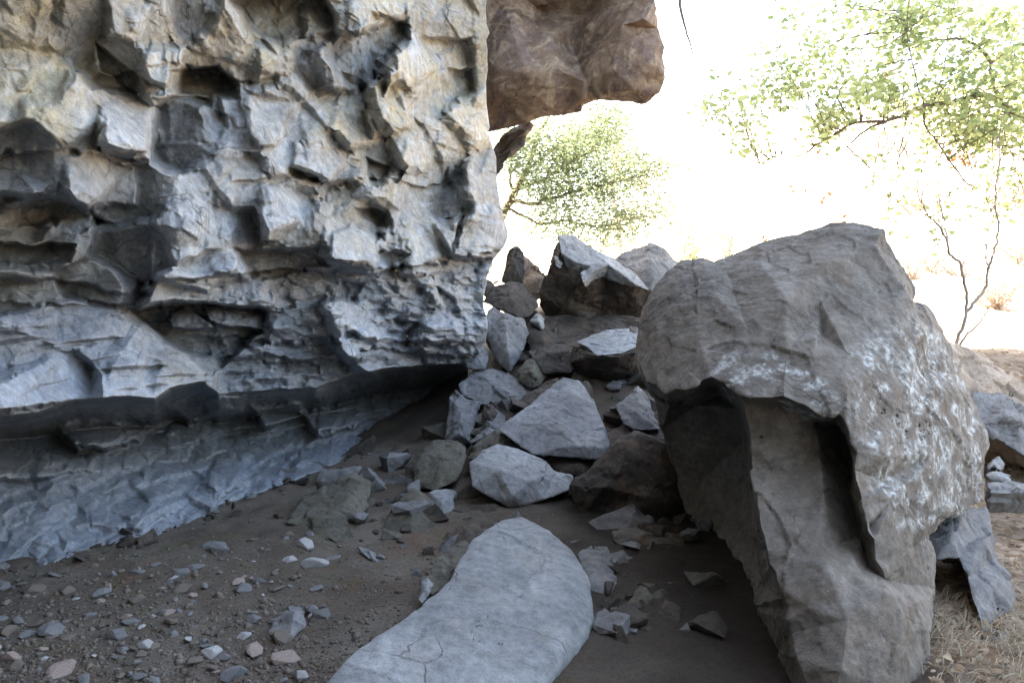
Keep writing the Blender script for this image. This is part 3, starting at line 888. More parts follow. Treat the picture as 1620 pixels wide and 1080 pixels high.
OB = [(1008, 520, 4.05), (1013, 495, 4.1), (1029, 460, 4.15), (1054, 430, 4.2), (1078, 411, 4.25), (1111, 409, 4.2), (1129, 416, 4.15), (1164, 403, 4.2), (1204, 383, 4.25),
      (1270, 367, 4.2), (1314, 352, 4.15), (1351, 350, 4.05), (1402, 359, 3.95), (1410, 385, 3.95), (1430, 420, 3.95), (1449, 456, 3.95), (1448, 475, 3.9), (1466, 482, 3.95), (1478, 500, 3.95),
      (1498, 534, 3.95), (1511, 558, 3.95), (1516, 592, 3.9), (1532, 612, 3.9), (1547, 648, 3.85), (1563, 680, 3.85), (1568, 705, 3.85), (1559, 728, 3.75), (1562, 765, 3.8), (1560, 790, 3.75),
      (1528, 806, 3.6), (1493, 824, 3.5), (1466, 846, 3.35), (1478, 880, 3.3), (1477, 932, 3.2), (1474, 965, 3.1), (1465, 1010, 3.0), (1467, 1085, 2.9), (1462, 1150, 2.8),
      (1300, 1150, 2.62), (1262, 1100, 2.72), (1225, 1030, 3.1), (1185, 960, 3.6), (1150, 905, 4.1), (1110, 850, 4.6), (1080, 800, 4.85), (1062, 740, 4.95), (1046, 680, 4.9), (1034, 630, 4.7), (1014, 594, 4.2), (1003, 555, 3.98)]
nOB = len(OB)
IB = {
    # underside edge of the top mass
    'u0': (1024, 602, 3.72), 'u1': (1054, 620, 3.55), 'u2': (1100, 611, 3.42), 'u3': (1140, 592, 3.38), 'u4': (1168, 626, 3.26), 'u5': (1202, 629, 3.20), 'u6': (1240, 626, 3.15),
    'u7': (1275, 641, 3.12), 'u8': (1303, 661, 3.10), 'u9': (1328, 655, 3.10), 'ua': (1346, 688, 3.06), 'ub': (1357, 714, 3.04), 'uc': (1356, 760, 3.02), 'ud': (1371, 822, 2.98), 'ue': (1387, 870, 2.95), 'uf': (1402, 917, 2.95),
    # back of the hollow just under that edge
    'h1': (1060, 640, 4.45), 'h2': (1100, 640, 4.55), 'h3': (1142, 625, 4.5), 'h4': (1166, 646, 4.3), 'p0': (1177, 640, 3.33), 'p1': (1240, 640, 3.26), 'p2': (1288, 668, 3.26), 'p3': (1322, 674, 3.42), 'p4': (1337, 700, 3.44), 'p5': (1347, 740, 3.38), 'p6': (1345, 790, 3.30), 'p7': (1362, 850, 3.18), 'p8': (1376, 900, 3.05),
    # left corner of the lit panel, down to the foot
    'q1': (1186, 700, 3.34), 'q2': (1194, 770, 3.24), 'q3': (1207, 850, 3.08), 'q4': (1231, 925, 2.93), 'q5': (1256, 1020, 2.76), 'q6': (1275, 1080, 2.68),
    # dark side face behind that corner
    'k1': (1174, 700, 4.5), 'k2': (1180, 770, 4.35), 'k3': (1190, 850, 4.0), 'k4': (1205, 925, 3.6), 'k5': (1110, 760, 4.75), 'k6': (1130, 850, 4.5),
    # middle of the lit panel and its right edge
    'm1': (1300, 720, 3.24), 'm2': (1302, 800, 3.12), 'm3': (1292, 870, 3.0), 'm4': (1310, 900, 2.86), 'm5': (1345, 905, 2.88), 'm6': (1240, 760, 3.24), 'm7': (1250, 880, 2.98), 'm8': (1280, 960, 2.78),
    # lower lobe
    'l1': (1400, 935, 2.80), 'l2': (1340, 980, 2.70), 'l3': (1420, 1020, 2.74), 'l4': (1330, 1060, 2.60), 'l5': (1440, 960, 2.90), 'l6': (1400, 1085, 2.68),
    # top mass
    't1': (1080, 470, 3.85), 't2': (1135, 468, 3.75), 't3': (1110, 545, 3.60), 't4': (1180, 520, 3.52), 't5': (1204, 418, 3.90), 't6': (1221, 423, 3.86), 't7': (1262, 441, 3.72), 't8': (1279, 447, 3.66),
    't9': (1328, 404, 3.80), 'ta': (1385, 386, 3.85), 'tb': (1430, 452, 3.74), 'tc': (1456, 512, 3.66), 'td': (1410, 551, 3.46), 'te': (1342, 562, 3.34), 'tf': (1300, 530, 3.50),
    'tg': (1243, 470, 3.55), 'th': (1244, 560, 3.38), 'ti': (1288, 560, 3.32), 'tj': (1295, 470, 3.62), 'tk': (1150, 435, 3.98), 'tl': (1040, 520, 3.84),
    # lichen face
    'f1': (1490, 620, 3.55), 'f2': (1480, 720, 3.36), 'f3': (1530, 720, 3.62), 'f4': (1400, 660, 3.20), 'f5': (1410, 790, 3.08), 'f6': (1372, 830, 3.02), 'f7': (1464, 810, 3.26), 'f8': (1392, 720, 3.06), 'f9': (1396, 760, 3.14), 'g1': (1430, 870, 3.04), 'g2': (1440, 590, 3.44), 'g3': (1340, 610, 3.16),
}
_rj = random.Random(3)
def _between(chain, tag_):
    out = [chain[0]]
    for a, b in zip(chain, chain[1:]):
        (ax, ay, ad), (bx, by, bd) = IB[a], IB[b]
        L = math.hypot(bx - ax, by - ay)
        for q in range(1, int(L / 22) + 1):
            f = q / (int(L / 22) + 1); o_ = _rj.uniform(-5, 5)
            nm = '%s%s%d' % (tag_, a, q)
            IB[nm] = (ax + (bx - ax) * f - (by - ay) / L * o_, ay + (by - ay) * f + (bx - ax) / L * o_, ad + (bd - ad) * f + _rj.uniform(-.02, .02)); out.append(nm)
        out.append(b)
    return out
UCH = _between(['u0', 'u1', 'u2', 'u3', 'u4', 'u5', 'u6', 'u7', 'u8', 'u9', 'ua', 'ub', 'uc', 'ud', 'ue', 'uf'], 'x')
QCH = _between(['p0', 'q1', 'q2', 'q3', 'q4', 'q5', 'q6'], 'y')
kn = list(IB); ix = {k: nOB + i for i, k in enumerate(kn)}
EB = []
for chain in (UCH, QCH, ['h1', 'h2', 'h3', 'h4', 'k1', 'k2', 'k3', 'k4'],
              ['p0', 'p1', 'p2', 'p3', 'p4', 'p5', 'p6', 'p7', 'p8'], ['p2', 'm1', 'm2', 'm3', 'm4', 'm5'], ['t5', 't6', 't7', 't8', 't9', 'ta', 'tb', 'tc', 'td', 'te', 'tf', 't8'], ['tg', 'th'], ['tj', 'ti'], ['f4', 'g2', 'tc'], ['f6', 'f5', 'f7']):
    EB += [(ix[a], ix[b]) for a, b in zip(chain, chain[1:])]
rock('boulder', 'huge grey boulder with pale lichen and a dark hollow, standing at the right', OB, [IB[k] for k in kn], EB, thick=2.1, shrink=.72, vox=.0095, mat=M_BOULDER,
     chip=.006, cell=.45, wave=.010, grain=.006, chip2=.004, soft=1, lichen=big_lichen, cat='boulder', backdir=(.25, .95, -.12))

# pale smooth slab in the foreground
def on_plane(px, py, p0, n):
    r = P(px, py, 1.0) - CAM
    return float(np.dot(np.array(p0) - CAM, n) / np.dot(r, n))


_p0 = P(770, 950, 3.15); _n = np.array([.14, -.13, .97])
def _sl(px, py, dz=0.0): return (px, py, on_plane(px, py, _p0 + np.array([0, 0, dz]), _n))
rock('foreground_slab', 'large smooth pale blue-grey slab lying in the foreground dirt',
     [_sl(440, 1150, -0.018), _sl(511, 1082, -0.018), _sl(555, 1034, -0.015), _sl(600, 1000, -0.018), _sl(630, 982, -0.011), _sl(660, 956, -0.018), _sl(690, 936, -0.011), _sl(706, 920, -0.018), _sl(722, 890, -0.011), _sl(734, 872, -0.015), _sl(746, 852, -0.018), _sl(768, 838, -0.022), _sl(795, 820, -0.026), _sl(824, 815, -0.029), _sl(845, 826, -0.029), _sl(866, 838, -0.029),
      _sl(905, 870, -0.033), _sl(922, 893, -0.037), _sl(934, 922, -0.040), _sl(940, 974, -0.044), _sl(934, 1000, -0.044), _sl(916, 1022, -0.048), _sl(888, 1054, -0.044), _sl(857, 1088, -0.040), _sl(800, 1160, -0.037)],
     [_sl(540, 1084), _sl(600, 1028), _sl(660, 985), _sl(704, 946), _sl(748, 880), _sl(785, 842, -0.006), _sl(820, 834, -0.011), _sl(870, 870), _sl(905, 925), _sl(908, 985), _sl(880, 1030), _sl(830, 1080), _sl(760, 950, .012), _sl(720, 1040, .01), _sl(840, 930, .005)],
     thick=.4, shrink=1.0, vox=.009, mat=M_PALE, soft=4, chip=.003, cell=.5, wave=.012, grain=.003, chip2=.002, cat='boulder', backdir=(0, .25, -1))
rock('side_slab', 'dark olive slab tucked along the upper left edge of the pale foreground slab',
     [(660, 930, 3.42), (672, 906, 3.55), (700, 876, 3.75), (738, 852, 3.98), (742, 862, 3.9), (732, 885, 3.75), (706, 926, 3.5), (684, 938, 3.4)], [(705, 898, 3.58)], thick=.25, mat=M_OLIVE, vox=.011, backdir=(.2, .4, -1))
rock('stone_chip', 'small white chip stuck at the left edge of the foreground slab',
     [(662, 948, 3.14), (668, 922, 3.26), (676, 915, 3.3), (686, 922, 3.27), (678, 940, 3.19), (668, 955, 3.11)], [(674, 932, 3.17)], thick=.08, vox=.006, mat=M_PALE, chip=.003, cell=.08, wave=.003, grain=.002, cat='stone')

# the rubble pile, from the front to the back
R = rock
R('flat_rock', 'bright pale flat rock with a rounded top, in front of the triangular slab',
  [(741, 731, 5.15), (766, 712, 5.35), (785, 704, 5.45), (814, 709, 5.45), (843, 721, 5.4), (865, 732, 5.35), (880, 746, 5.3), (905, 754, 5.3), (901, 776, 5.15), (860, 790, 5.05), (826, 800, 4.98), (804, 803, 4.95), (791, 793, 4.96), (766, 780, 4.97), (748, 769, 4.98), (744, 753, 5.05)],
  [(790, 745, 5.0), (840, 760, 5.05), (810, 785, 4.92)], thick=.5, mat=M_PALE, vox=.012, chip=.006, wave=.01, cell=.4, grain=.003)
R('triangular_slab', 'large pale triangular slab with a sharp peak in the rubble pile',
  [(789, 679, 5.75), (812, 660, 5.9), (833, 644, 6.05), (853, 626, 6.2), (890, 596, 6.4), (916, 603, 6.4), (940, 635, 6.2), (956, 673, 6.0), (966, 704, 5.85), (952, 727, 5.65), (896, 723, 5.6), (843, 719, 5.58), (814, 699, 5.65)],
  [(880, 660, 5.86), (900, 705, 5.62), (950, 708, 5.66), (905, 625, 6.12)], thick=.6, mat=M_SLAB, vox=.012, chip=.006, cell=.4, wave=.010, grain=.003)
R('underside_rock', 'dark brown rock wedged beneath the triangular slab',
  [(850, 715, 5.85), (960, 722, 5.85), (966, 740, 5.7), (930, 756, 5.6), (890, 750, 5.6), (862, 732, 5.7)], [(910, 736, 5.6)], thick=.4, mat=M_DARK)
R('small_white_rock', 'small bright rock in the dirt just left of the pale flat rock',
  [(677, 778, 4.98), (699, 773, 5.05), (720, 780, 5.05), (716, 792, 4.98), (722, 812, 4.88), (724, 824, 4.82), (703, 826, 4.8), (684, 798, 4.9)], [(700, 795, 4.86)], thick=.22, mat=M_PALE, vox=.01)
R('block_rock', 'olive block with a broken corner, left of the bright flat rock',
  [(655, 772, 5.4), (660, 720, 5.75), (684, 696, 5.95), (715, 696, 5.95), (736, 702, 5.9), (739, 711, 5.8), (733, 734, 5.6), (722, 760, 5.4), (690, 778, 5.3)], [(700, 725, 5.55), (715, 745, 5.45)], thick=.5, mat=M_OLIVE)
R('low_rock', 'low dusty olive rock half buried in the dirt behind the foreground slab',
  [(600, 880, 4.3), (592, 845, 4.5), (620, 800, 4.8), (655, 770, 5.0), (682, 790, 4.95), (706, 830, 4.7), (690, 856, 4.5), (640, 888, 4.25)], [(650, 830, 4.5), (670, 805, 4.7)], thick=.4, mat=M_OLIVE, cell=.3, backdir=(0, .5, -1))
R('brown_rock', 'reddish brown rock squeezed behind the tip of the foreground slab',
  [(686, 862, 4.3), (718, 834, 4.5), (752, 824, 4.58), (790, 820, 4.6), (778, 838, 4.42), (750, 856, 4.3), (706, 880, 4.18)], [(735, 842, 4.36)], thick=.3, mat=M_DARK, backdir=(0, .5, -1))
R('wedge_rock', 'dim olive wedge-shaped rock alone on the dirt near the cliff foot',
  [(451, 826, 4.65), (473, 797, 4.9), (511, 772, 5.1), (560, 745, 5.35), (589, 768, 5.2), (581, 802, 4.9), (546, 836, 4.6), (523, 851, 4.5)], [(550, 790, 4.85), (515, 822, 4.62)], thick=.45, mat=M_OLIVE, vox=.011)
R('dark_flat_stone', 'flat dark grey stone on the dirt beside two white shards',
  [(497, 906, 3.95), (516, 884, 4.1), (579, 872, 4.2), (605, 888, 4.1), (584, 905, 3.95), (535, 917, 3.86)], [(550, 893, 3.98)], thick=.2, mat=M_GREY, vox=.009, backdir=(0, .4, -1), cat='stone')
R('white_shard', 'long thin white shard lying on the flat dark stone',
  [(564, 866, 4.16), (579, 867, 4.17), (610, 887, 4.03), (606, 900, 3.94), (585, 884, 4.04)], [(590, 882, 4.02)], thick=.04, vox=.006, mat=M_PALE, chip=.003, cell=.1, wave=.003, grain=.002, cat='stone')
R('white_shard', 'three-pointed white shard on the dirt below the flat dark stone',
  [(515, 921, 3.82), (545, 912, 3.86), (577, 907, 3.88), (568, 925, 3.78), (561, 942, 3.7), (550, 926, 3.76), (530, 924, 3.79)], [(556, 918, 3.79)], thick=.05, vox=.006, mat=M_PALE, chip=.003, cell=.1, wave=.003, grain=.002, cat='stone')
R('pointed_stone', 'pointed grey stone with a pale top edge, alone on the lower left dirt',
  [(425, 1003, 3.2), (440, 975, 3.34), (452, 955, 3.42), (481, 961, 3.42), (478, 990, 3.26), (458, 1012, 3.13)], [(466, 972, 3.28)], thick=.2, mat=M_GREY, vox=.009, cat='stone')
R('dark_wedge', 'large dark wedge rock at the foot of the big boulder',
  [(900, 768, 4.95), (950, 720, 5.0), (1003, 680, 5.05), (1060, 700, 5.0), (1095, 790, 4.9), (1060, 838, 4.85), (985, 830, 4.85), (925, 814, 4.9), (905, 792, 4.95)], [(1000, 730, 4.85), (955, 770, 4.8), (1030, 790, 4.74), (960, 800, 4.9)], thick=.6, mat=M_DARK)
R('flat_step_rock', 'flat grey rock on the dark ground below the dark wedge',
  [(968, 841, 4.4), (1002, 824, 4.6), (1058, 828, 4.6), (1085, 842, 4.5), (1080, 870, 4.2), (1000, 868, 4.15), (974, 856, 4.25)], [(1010, 846, 4.3), (1050, 848, 4.3)], thick=.3, mat=M_DARK, backdir=(0, .4, -1))
R('low_dark_stone', 'low dark stone at the right rim of the foreground slab',
  [(912, 876, 4.0), (935, 860, 4.15), (962, 862, 4.15), (976, 905, 3.8), (962, 938, 3.6), (935, 932, 3.62)], [(948, 895, 3.8)], thick=.25, mat=M_GREY, backdir=(0, .4, -1), cat='stone')
R('peaked_rock', 'small peaked grey rock between the triangular slab and the big boulder',
  [(972, 640, 6.2), (1009, 610, 6.4), (1028, 635, 6.3), (1045, 680, 6.0), (1010, 682, 5.95), (985, 670, 6.0)], [(1008, 648, 6.05)], thick=.5, mat=M_GREY)
R('dim_rock', 'dim brown rock in the gap under the peaked grey rock',
  [(950, 690, 6.0), (985, 668, 6.1), (1045, 675, 6.1), (1070, 730, 5.8), (1020, 745, 5.7), (965, 730, 5.8)], [(1010, 705, 5.85)], thick=.5, mat=M_DARK)
R('column_rock', 'upright grey column-shaped rock below the end of the cliff',
  [(709, 628, 6.5), (720, 618, 6.6), (735, 630, 6.6), (758, 636, 6.6), (754, 666, 6.4), (745, 700, 6.2), (704, 698, 6.15), (711, 650, 6.4)], [(730, 650, 6.3), (726, 685, 6.1)], thick=.4, mat=M_GREY, vox=.012)
R('upright_stone', 'small upright brown stone right of the grey column-shaped rock',
  [(760, 668, 6.3), (764, 642, 6.45), (778, 641, 6.45), (785, 652, 6.4), (778, 672, 6.28)], [(772, 655, 6.3)], thick=.2, mat=M_DARK, vox=.01, cat='stone')
R('tilted_stone', 'thin tilted grey stone above the bright flat rock',
  [(744, 702, 6.05), (762, 680, 6.2), (779, 669, 6.3), (789, 673, 6.25), (786, 682, 6.15), (766, 692, 6.05)], [(768, 684, 6.1)], thick=.2, mat=M_GREY, vox=.01, cat='stone')
R('brown_stone', 'brown stone peeking over the bright flat rock',
  [(736, 724, 5.7), (764, 696, 5.9), (789, 678, 6.0), (806, 690, 5.9), (830, 712, 5.75), (800, 722, 5.6), (762, 730, 5.58)], [(786, 700, 5.72)], thick=.3, mat=M_OLIVE, cat='stone')
R('ridge_rock', 'brown rock along the upper left flank of the triangular slab',
  [(775, 668, 6.5), (800, 640, 6.6), (850, 612, 6.75), (885, 598, 6.8), (880, 625, 6.6), (830, 660, 6.4), (792, 682, 6.3)], [(830, 635, 6.5)], thick=.4, mat=M_DARK)
R('slanted_rock', 'flat-topped grey rock slanting down behind the column-shaped rock',
  [(726, 608, 6.9), (751, 589, 7.1), (778, 582, 7.2), (803, 588, 7.15), (827, 606, 7.0), (846, 621, 6.9), (842, 640, 6.75), (800, 645, 6.7), (760, 640, 6.7), (733, 626, 6.8)], [(780, 608, 6.85), (810, 626, 6.75)], thick=.5, mat=M_GREY)
R('round_stone', 'rounded brownish stone sitting above the triangular slab',
  [(816, 586, 7.0), (830, 570, 7.1), (846, 566, 7.1), (861, 576, 7.1), (867, 593, 7.0), (858, 610, 6.9), (841, 616, 6.85), (823, 604, 6.9)], [(843, 588, 6.85)], thick=.35, mat=M_OLIVE, vox=.012)
R('corner_stone', 'small grey stone in the corner under the cliff edge',
  [(730, 562, 7.1), (757, 547, 7.25), (771, 560, 7.2), (768, 584, 7.05), (738, 582, 7.0)], [(752, 566, 7.02)], thick=.3, mat=M_GREY, cat='stone')
R('upright_rock', 'bluish upright rock beside the lower end of the cliff',
  [(770, 490, 7.6), (782, 483, 7.65), (796, 494, 7.65), (829, 504, 7.6), (836, 529, 7.5), (830, 555, 7.35), (807, 588, 7.15), (788, 574, 7.2), (768, 530, 7.4)], [(800, 525, 7.3), (805, 560, 7.12)], thick=.5, mat=M_GREY)
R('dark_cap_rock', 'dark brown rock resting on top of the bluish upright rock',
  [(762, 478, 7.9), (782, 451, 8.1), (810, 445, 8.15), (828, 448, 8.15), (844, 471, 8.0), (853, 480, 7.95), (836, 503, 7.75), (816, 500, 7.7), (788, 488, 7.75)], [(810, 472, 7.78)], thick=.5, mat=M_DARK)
R('spire_rock', 'narrow spire of brown rock at the back of the pile next to the cliff',
  [(794, 446, 8.4), (797, 420, 8.5), (805, 394, 8.6), (818, 389, 8.6), (828, 399, 8.6), (831, 420, 8.5), (829, 452, 8.35)], [(814, 418, 8.35)], thick=.4, mat=M_DARK)
R('tan_slab', 'tan leaning slab behind the spire of brown rock',
  [(822, 455, 9.0), (825, 400, 9.2), (844, 414, 9.2), (866, 437, 9.1), (860, 470, 8.9), (838, 480, 8.8)], [(845, 440, 8.9)], thick=.3, mat=M_TAN)
R('tiny_rock', 'tiny brown rock right under the cliff corner',
  [(758, 450, 8.1), (768, 442, 8.15), (778, 446, 8.15), (784, 456, 8.1), (768, 470, 8.0)], [(770, 454, 8.0)], thick=.3, mat=M_DARK)
R('blue_chip', 'little bluish chip between dark rocks at the left of the crowned boulder',
  [(840, 508, 7.65), (849, 497, 7.75), (860, 504, 7.75), (858, 520, 7.6)], [(851, 507, 7.6)], thick=.15, mat=M_PALE, vox=.01, cat='stone')
R('filler_rock', 'dark brown rock between the bluish upright rock and the thin slab',
  [(828, 520, 7.7), (843, 502, 7.85), (866, 515, 7.8), (890, 540, 7.6), (880, 560, 7.45), (840, 566, 7.4)], [(856, 536, 7.5)], thick=.5, mat=M_DARK)
R('shadow_rock', 'low rock, darkened to stand for shade, under the overhanging crowned boulder',  # added rock whose dark colour stands in for shade in the gap
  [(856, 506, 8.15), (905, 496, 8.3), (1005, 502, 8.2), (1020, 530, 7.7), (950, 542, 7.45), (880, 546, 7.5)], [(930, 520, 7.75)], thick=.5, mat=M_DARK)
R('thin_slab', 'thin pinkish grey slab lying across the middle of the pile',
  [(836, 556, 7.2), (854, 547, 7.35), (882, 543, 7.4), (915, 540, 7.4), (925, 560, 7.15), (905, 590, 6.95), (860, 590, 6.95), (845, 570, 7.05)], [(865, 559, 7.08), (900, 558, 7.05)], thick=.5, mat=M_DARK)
R('crowned_boulder', 'big dark boulder with a pale flat top at the crest of the pile',
  [(884, 371, 8.3), (907, 373, 8.5), (932, 390, 8.5), (968, 408, 8.5), (1000, 426, 8.4), (1030, 458, 8.1), (1042, 490, 8.3), (1030, 530, 8.6), (960, 548, 8.7), (910, 545, 8.65), (870, 510, 8.5), (855, 486, 8.35), (853, 462, 8.25), (866, 430, 8.2), (877, 402, 8.15)],
  [(886, 400, 8.0), (915, 418, 7.9), (938, 420, 7.85), (921, 444, 7.8), (962, 418, 7.95), (1000, 448, 7.9), (900, 470, 8.1), (950, 490, 8.4), (880, 480, 8.2), (1010, 490, 8.3), (920, 520, 8.5)], thick=.8, shrink=.9, mat=M_DARK, vox=.015)
R('capping_slab', 'pale bluish flat slab capping the dark boulder at the crest',
  [(881, 371, 8.2), (907, 371, 8.35), (932, 389, 8.3), (968, 408, 8.25), (1002, 430, 8.1), (1028, 460, 7.95), (1008, 452, 7.86), (982, 432, 7.85), (962, 418, 7.88), (938, 430, 7.78), (922, 446, 7.68), (918, 432, 7.76), (935, 421, 7.82), (910, 414, 7.86), (888, 400, 7.92)],
  [(925, 405, 8.0), (975, 422, 8.0)], thick=.12, mat=M_PALE, vox=.012, chip=.004, wave=.005, backdir=(0, .5, -1))
R('pale_dome', 'pale rounded rock at the crest, against the bright background',
  [(965, 412, 8.9), (999, 396, 9.0), (1027, 383, 9.0), (1049, 390, 9.0), (1063, 404, 9.0), (1074, 418, 8.9), (1062, 450, 8.5), (1030, 468, 8.35), (1000, 446, 8.5)], [(1030, 415, 8.6), (1030, 445, 8.4)], thick=.6, mat=M_GREY)
R('white_pebble', 'small white pebble perched on the left shoulder of the crowned boulder',
  [(876, 404, 8.0), (882, 406, 8.0), (890, 417, 7.95), (886, 425, 7.9), (880, 420, 7.9)], [(883, 414, 7.9)], thick=.06, mat=M_PALE, vox=.008, chip=.003, wave=.003, cell=.1, cat='stone')
R('shelf_slab', 'pale-topped slab with a dark front tucked beneath the crowned boulder',
  [(905, 545, 7.1), (930, 532, 7.25), (954, 523, 7.3), (1006, 518, 7.3), (1036, 540, 7.1), (1036, 620, 7.3), (966, 640, 7.3), (925, 615, 7.2), (900, 575, 7.0)], [(935, 562, 6.7), (975, 564, 6.62), (1005, 556, 6.7), (960, 600, 7.0), (1010, 600, 7.1)], thick=.7, shrink=.9, mat=M_DARK, vox=.013)
R('pale_plate', 'thin pale plate on top of the shelf slab next to the big boulder',
  [(912, 541, 7.0), (954, 522, 7.25), (1010, 518, 7.28), (1008, 548, 6.78), (982, 559, 6.66), (944, 562, 6.64), (928, 548, 6.8)], [(965, 542, 6.85)], thick=.06, mat=M_PALE, vox=.01, chip=.003, wave=.004, backdir=(0, .3, -1))

# rocks to the right of the big boulder
R('leaning_pillar', 'tall leaning grey pillar rock propped under the right side of the big boulder',
  [(1466, 846, 3.62), (1500, 815, 3.75), (1530, 800, 3.85), (1562, 800, 3.95), (1570, 840, 3.85), (1578, 880, 3.7), (1600, 924, 3.55), (1622, 990, 3.4), (1640, 1050, 3.25), (1600, 1050, 3.1), (1556, 1024, 3.1), (1551, 990, 3.2), (1532, 913, 3.4), (1518, 880, 3.5), (1482, 884, 3.5)],
  [(1556, 858, 3.58), (1572, 930, 3.38), (1596, 1010, 3.14), (1505, 850, 3.55), (1532, 858, 3.6)], thick=.5, mat=M_GREY, vox=.011, soft=1, chip=.006, wave=.008)
R('bank_rock', 'flat striped greenish rock on the bank right of the big boulder',
  [(1535, 640, 5.2), (1545, 618, 5.3), (1580, 622, 5.35), (1640, 660, 5.3), (1700, 700, 5.2), (1680, 760, 4.9), (1620, 722, 4.95), (1570, 690, 5.0), (1550, 670, 5.05)], [(1590, 655, 5.05), (1620, 690, 5.0)], thick=.5, mat=M_GREY, chip=.02, cell=.15)
R('bank_boulder', 'brown earthy outcrop along the top of the right bank',
  [(1498, 545, 5.6), (1515, 540, 5.7), (1560, 568, 5.7), (1620, 606, 5.7), (1720, 660, 5.7), (1720, 740, 5.4), (1620, 670, 5.4), (1560, 630, 5.4), (1520, 615, 5.4)], [(1560, 598, 5.5), (1620, 640, 5.5)], thick=.8, mat=M_TAN, chip=.02, backdir=(.1, .8, -.6))
R('mossy_stone', 'pale greenish stone on leaf litter right of the big boulder',
  [(1560, 742, 4.7), (1568, 724, 4.8), (1582, 720, 4.85), (1590, 732, 4.8), (1586, 746, 4.7)], [(1575, 733, 4.68)], thick=.2, mat=M_PALE, vox=.01, cat='stone')
R('mossy_stone', 'low pale stone just below the pale greenish stone',
  [(1562, 752, 4.6), (1580, 746, 4.68), (1600, 752, 4.65), (1596, 760, 4.58), (1570, 760, 4.57)], [(1580, 753, 4.58)], thick=.15, mat=M_PALE, vox=.01, cat='stone')
R('long_stone', 'long narrow grey stone lying flat on leaf litter at the right edge',
  [(1560, 764, 4.45), (1600, 760, 4.5), (1660, 764, 4.5), (1660, 784, 4.35), (1600, 780, 4.35), (1565, 778, 4.35)], [(1610, 770, 4.37)], thick=.15, mat=M_GREY, vox=.01, backdir=(0, .4, -1), cat='stone')

# ------------------------------------------------------------------ loose stones on the dirt
def stone_mesh(name, k, flat):
    rs = np.random.default_rng(k)
    bm = bmesh.new()
    pts = rs.normal(size=(20, 3)); pts /= np.linalg.norm(pts, axis=1)[:, None]
    pts *= rs.uniform(.8, 1.1, (20, 1)); pts *= np.array([1.0, rs.uniform(.55, .85), flat])
    vs = [bm.verts.new(p) for p in pts]
    bmesh.ops.convex_hull(bm, input=vs)
    bmesh.ops.delete(bm, geom=[v for v in bm.verts if not v.link_faces], context='VERTS')
    bmesh.ops.bevel(bm, geom=bm.edges[:], offset=.03, segments=1, affect='EDGES')
    bmesh.ops.subdivide_edges(bm, edges=bm.edges[:], cuts=1, use_grid_fill=True)
    for v in bm.verts:
        c = np.array(v.co)[None]
        v.co += v.normal * float(.05 * fbm(c * 2.2 + k, 3, k)[0])
    me = bpy.data.meshes.new(name); bm.to_mesh(me); bm.free()
    attr(me, 'tint', np.full(len(me.vertices), .5))
    return me


M_ST = [rock_mat('stone_slate', (.10, .104, .108), (.145, .15, .157), (.20, .207, .215), scale=9, bump=.25),
        rock_mat('stone_brown', (.09, .075, .063), (.135, .115, .098), (.19, .165, .143), scale=9, bump=.25),
        rock_mat('stone_pale', (.26, .265, .27), (.34, .345, .35), (.42, .43, .44), scale=9, bump=.25),
        rock_mat('stone_pink', (.20, .15, .13), (.28, .22, .195), (.35, .29, .26), scale=9, bump=.25)]
STONES = []
for k in range(10):
    for mi, m_ in enumerate(M_ST):
        me = stone_mesh('loose_stone', 300 + k, (.35, .5, .65)[k % 3]); me.materials.append(m_)
        STONES.append((mi, me))


def on_ground(px, py):
    d = march(px, py); p = P(px, py, d)
    return float(p[0]), float(p[1]), float(p[2])


def rubble_mesh(k):
    rs = np.random.default_rng(900 + k)
    bm = bmesh.new()
    pts = rs.normal(size=(9, 3)); pts /= np.linalg.norm(pts, axis=1)[:, None]
    pts *= np.array([1.0, rs.uniform(.6, .95), rs.uniform(.4, .75)]) * rs.uniform(.8, 1.15, (9, 1))
    vs = [bm.verts.new(p) for p in pts]
    bmesh.ops.convex_hull(bm, input=vs)
    bmesh.ops.delete(bm, geom=[v for v in bm.verts if not v.link_faces], context='VERTS')
    me = bpy.data.meshes.new('rubble'); bm.to_mesh(me); bm.free()
    me = refine(me, .09)
    rough_up(me, 700 + k, .03, .8, .015, .04, None, .015)
    return me


RUB = []
for k in range(12):
    me = rubble_mesh(k); me.materials.append((M_DARK, M_OLIVE, M_GREY, M_DARK)[k % 4]); RUB.append(me)
def rubble_rock(px, py, r, lab, grp):
    d = march(px, py); p = P(px, py, d)
    o = link('rubble_rock', RUB[random.randrange(12)]); o.scale = (r, r, r)
    o.location = p + np.array([0, 0, .12 * r]); o.rotation_euler = (random.uniform(-.5, .5), random.uniform(-.5, .5), random.uniform(0, 6.28))
    tag(o, lab, 'rock', grp)
random.seed(23)
for k in range(120):
    for _ in range(50):
        px = random.uniform(700, 1080); py = random.uniform(440, 850)
        if px > 745 + (py - 560) * .1 and not (760 < px < 905 and py > 795): break
    rubble_rock(px, py, random.choice((.07, .09, .12, .16, .2, .24, .28, .33)) * (.8 if py > 760 else 1), 'small dark angular rock wedged between the larger rocks of the pile', 'small rocks filling the rubble pile')
for k in range(62):
    px = random.gauss(640, 75); py = random.gauss(790, 60)
    if py < 690 or py > 930: continue
    rubble_rock(px, py, random.choice((.03, .04, .05, .07, .10, .15, .2)) * (.6 if py > 850 else 1), 'small dusty rock half sunk in the dirt between the cliff foot and the pale slab', 'dusty rocks below the rubble pile')
for k in range(14):
    rubble_rock(random.uniform(930, 1110), random.uniform(850, 1060), random.choice((.03, .04, .05, .07)), 'small rock in the dark dirt between the pale slab and the big boulder', 'rocks beside the big boulder')
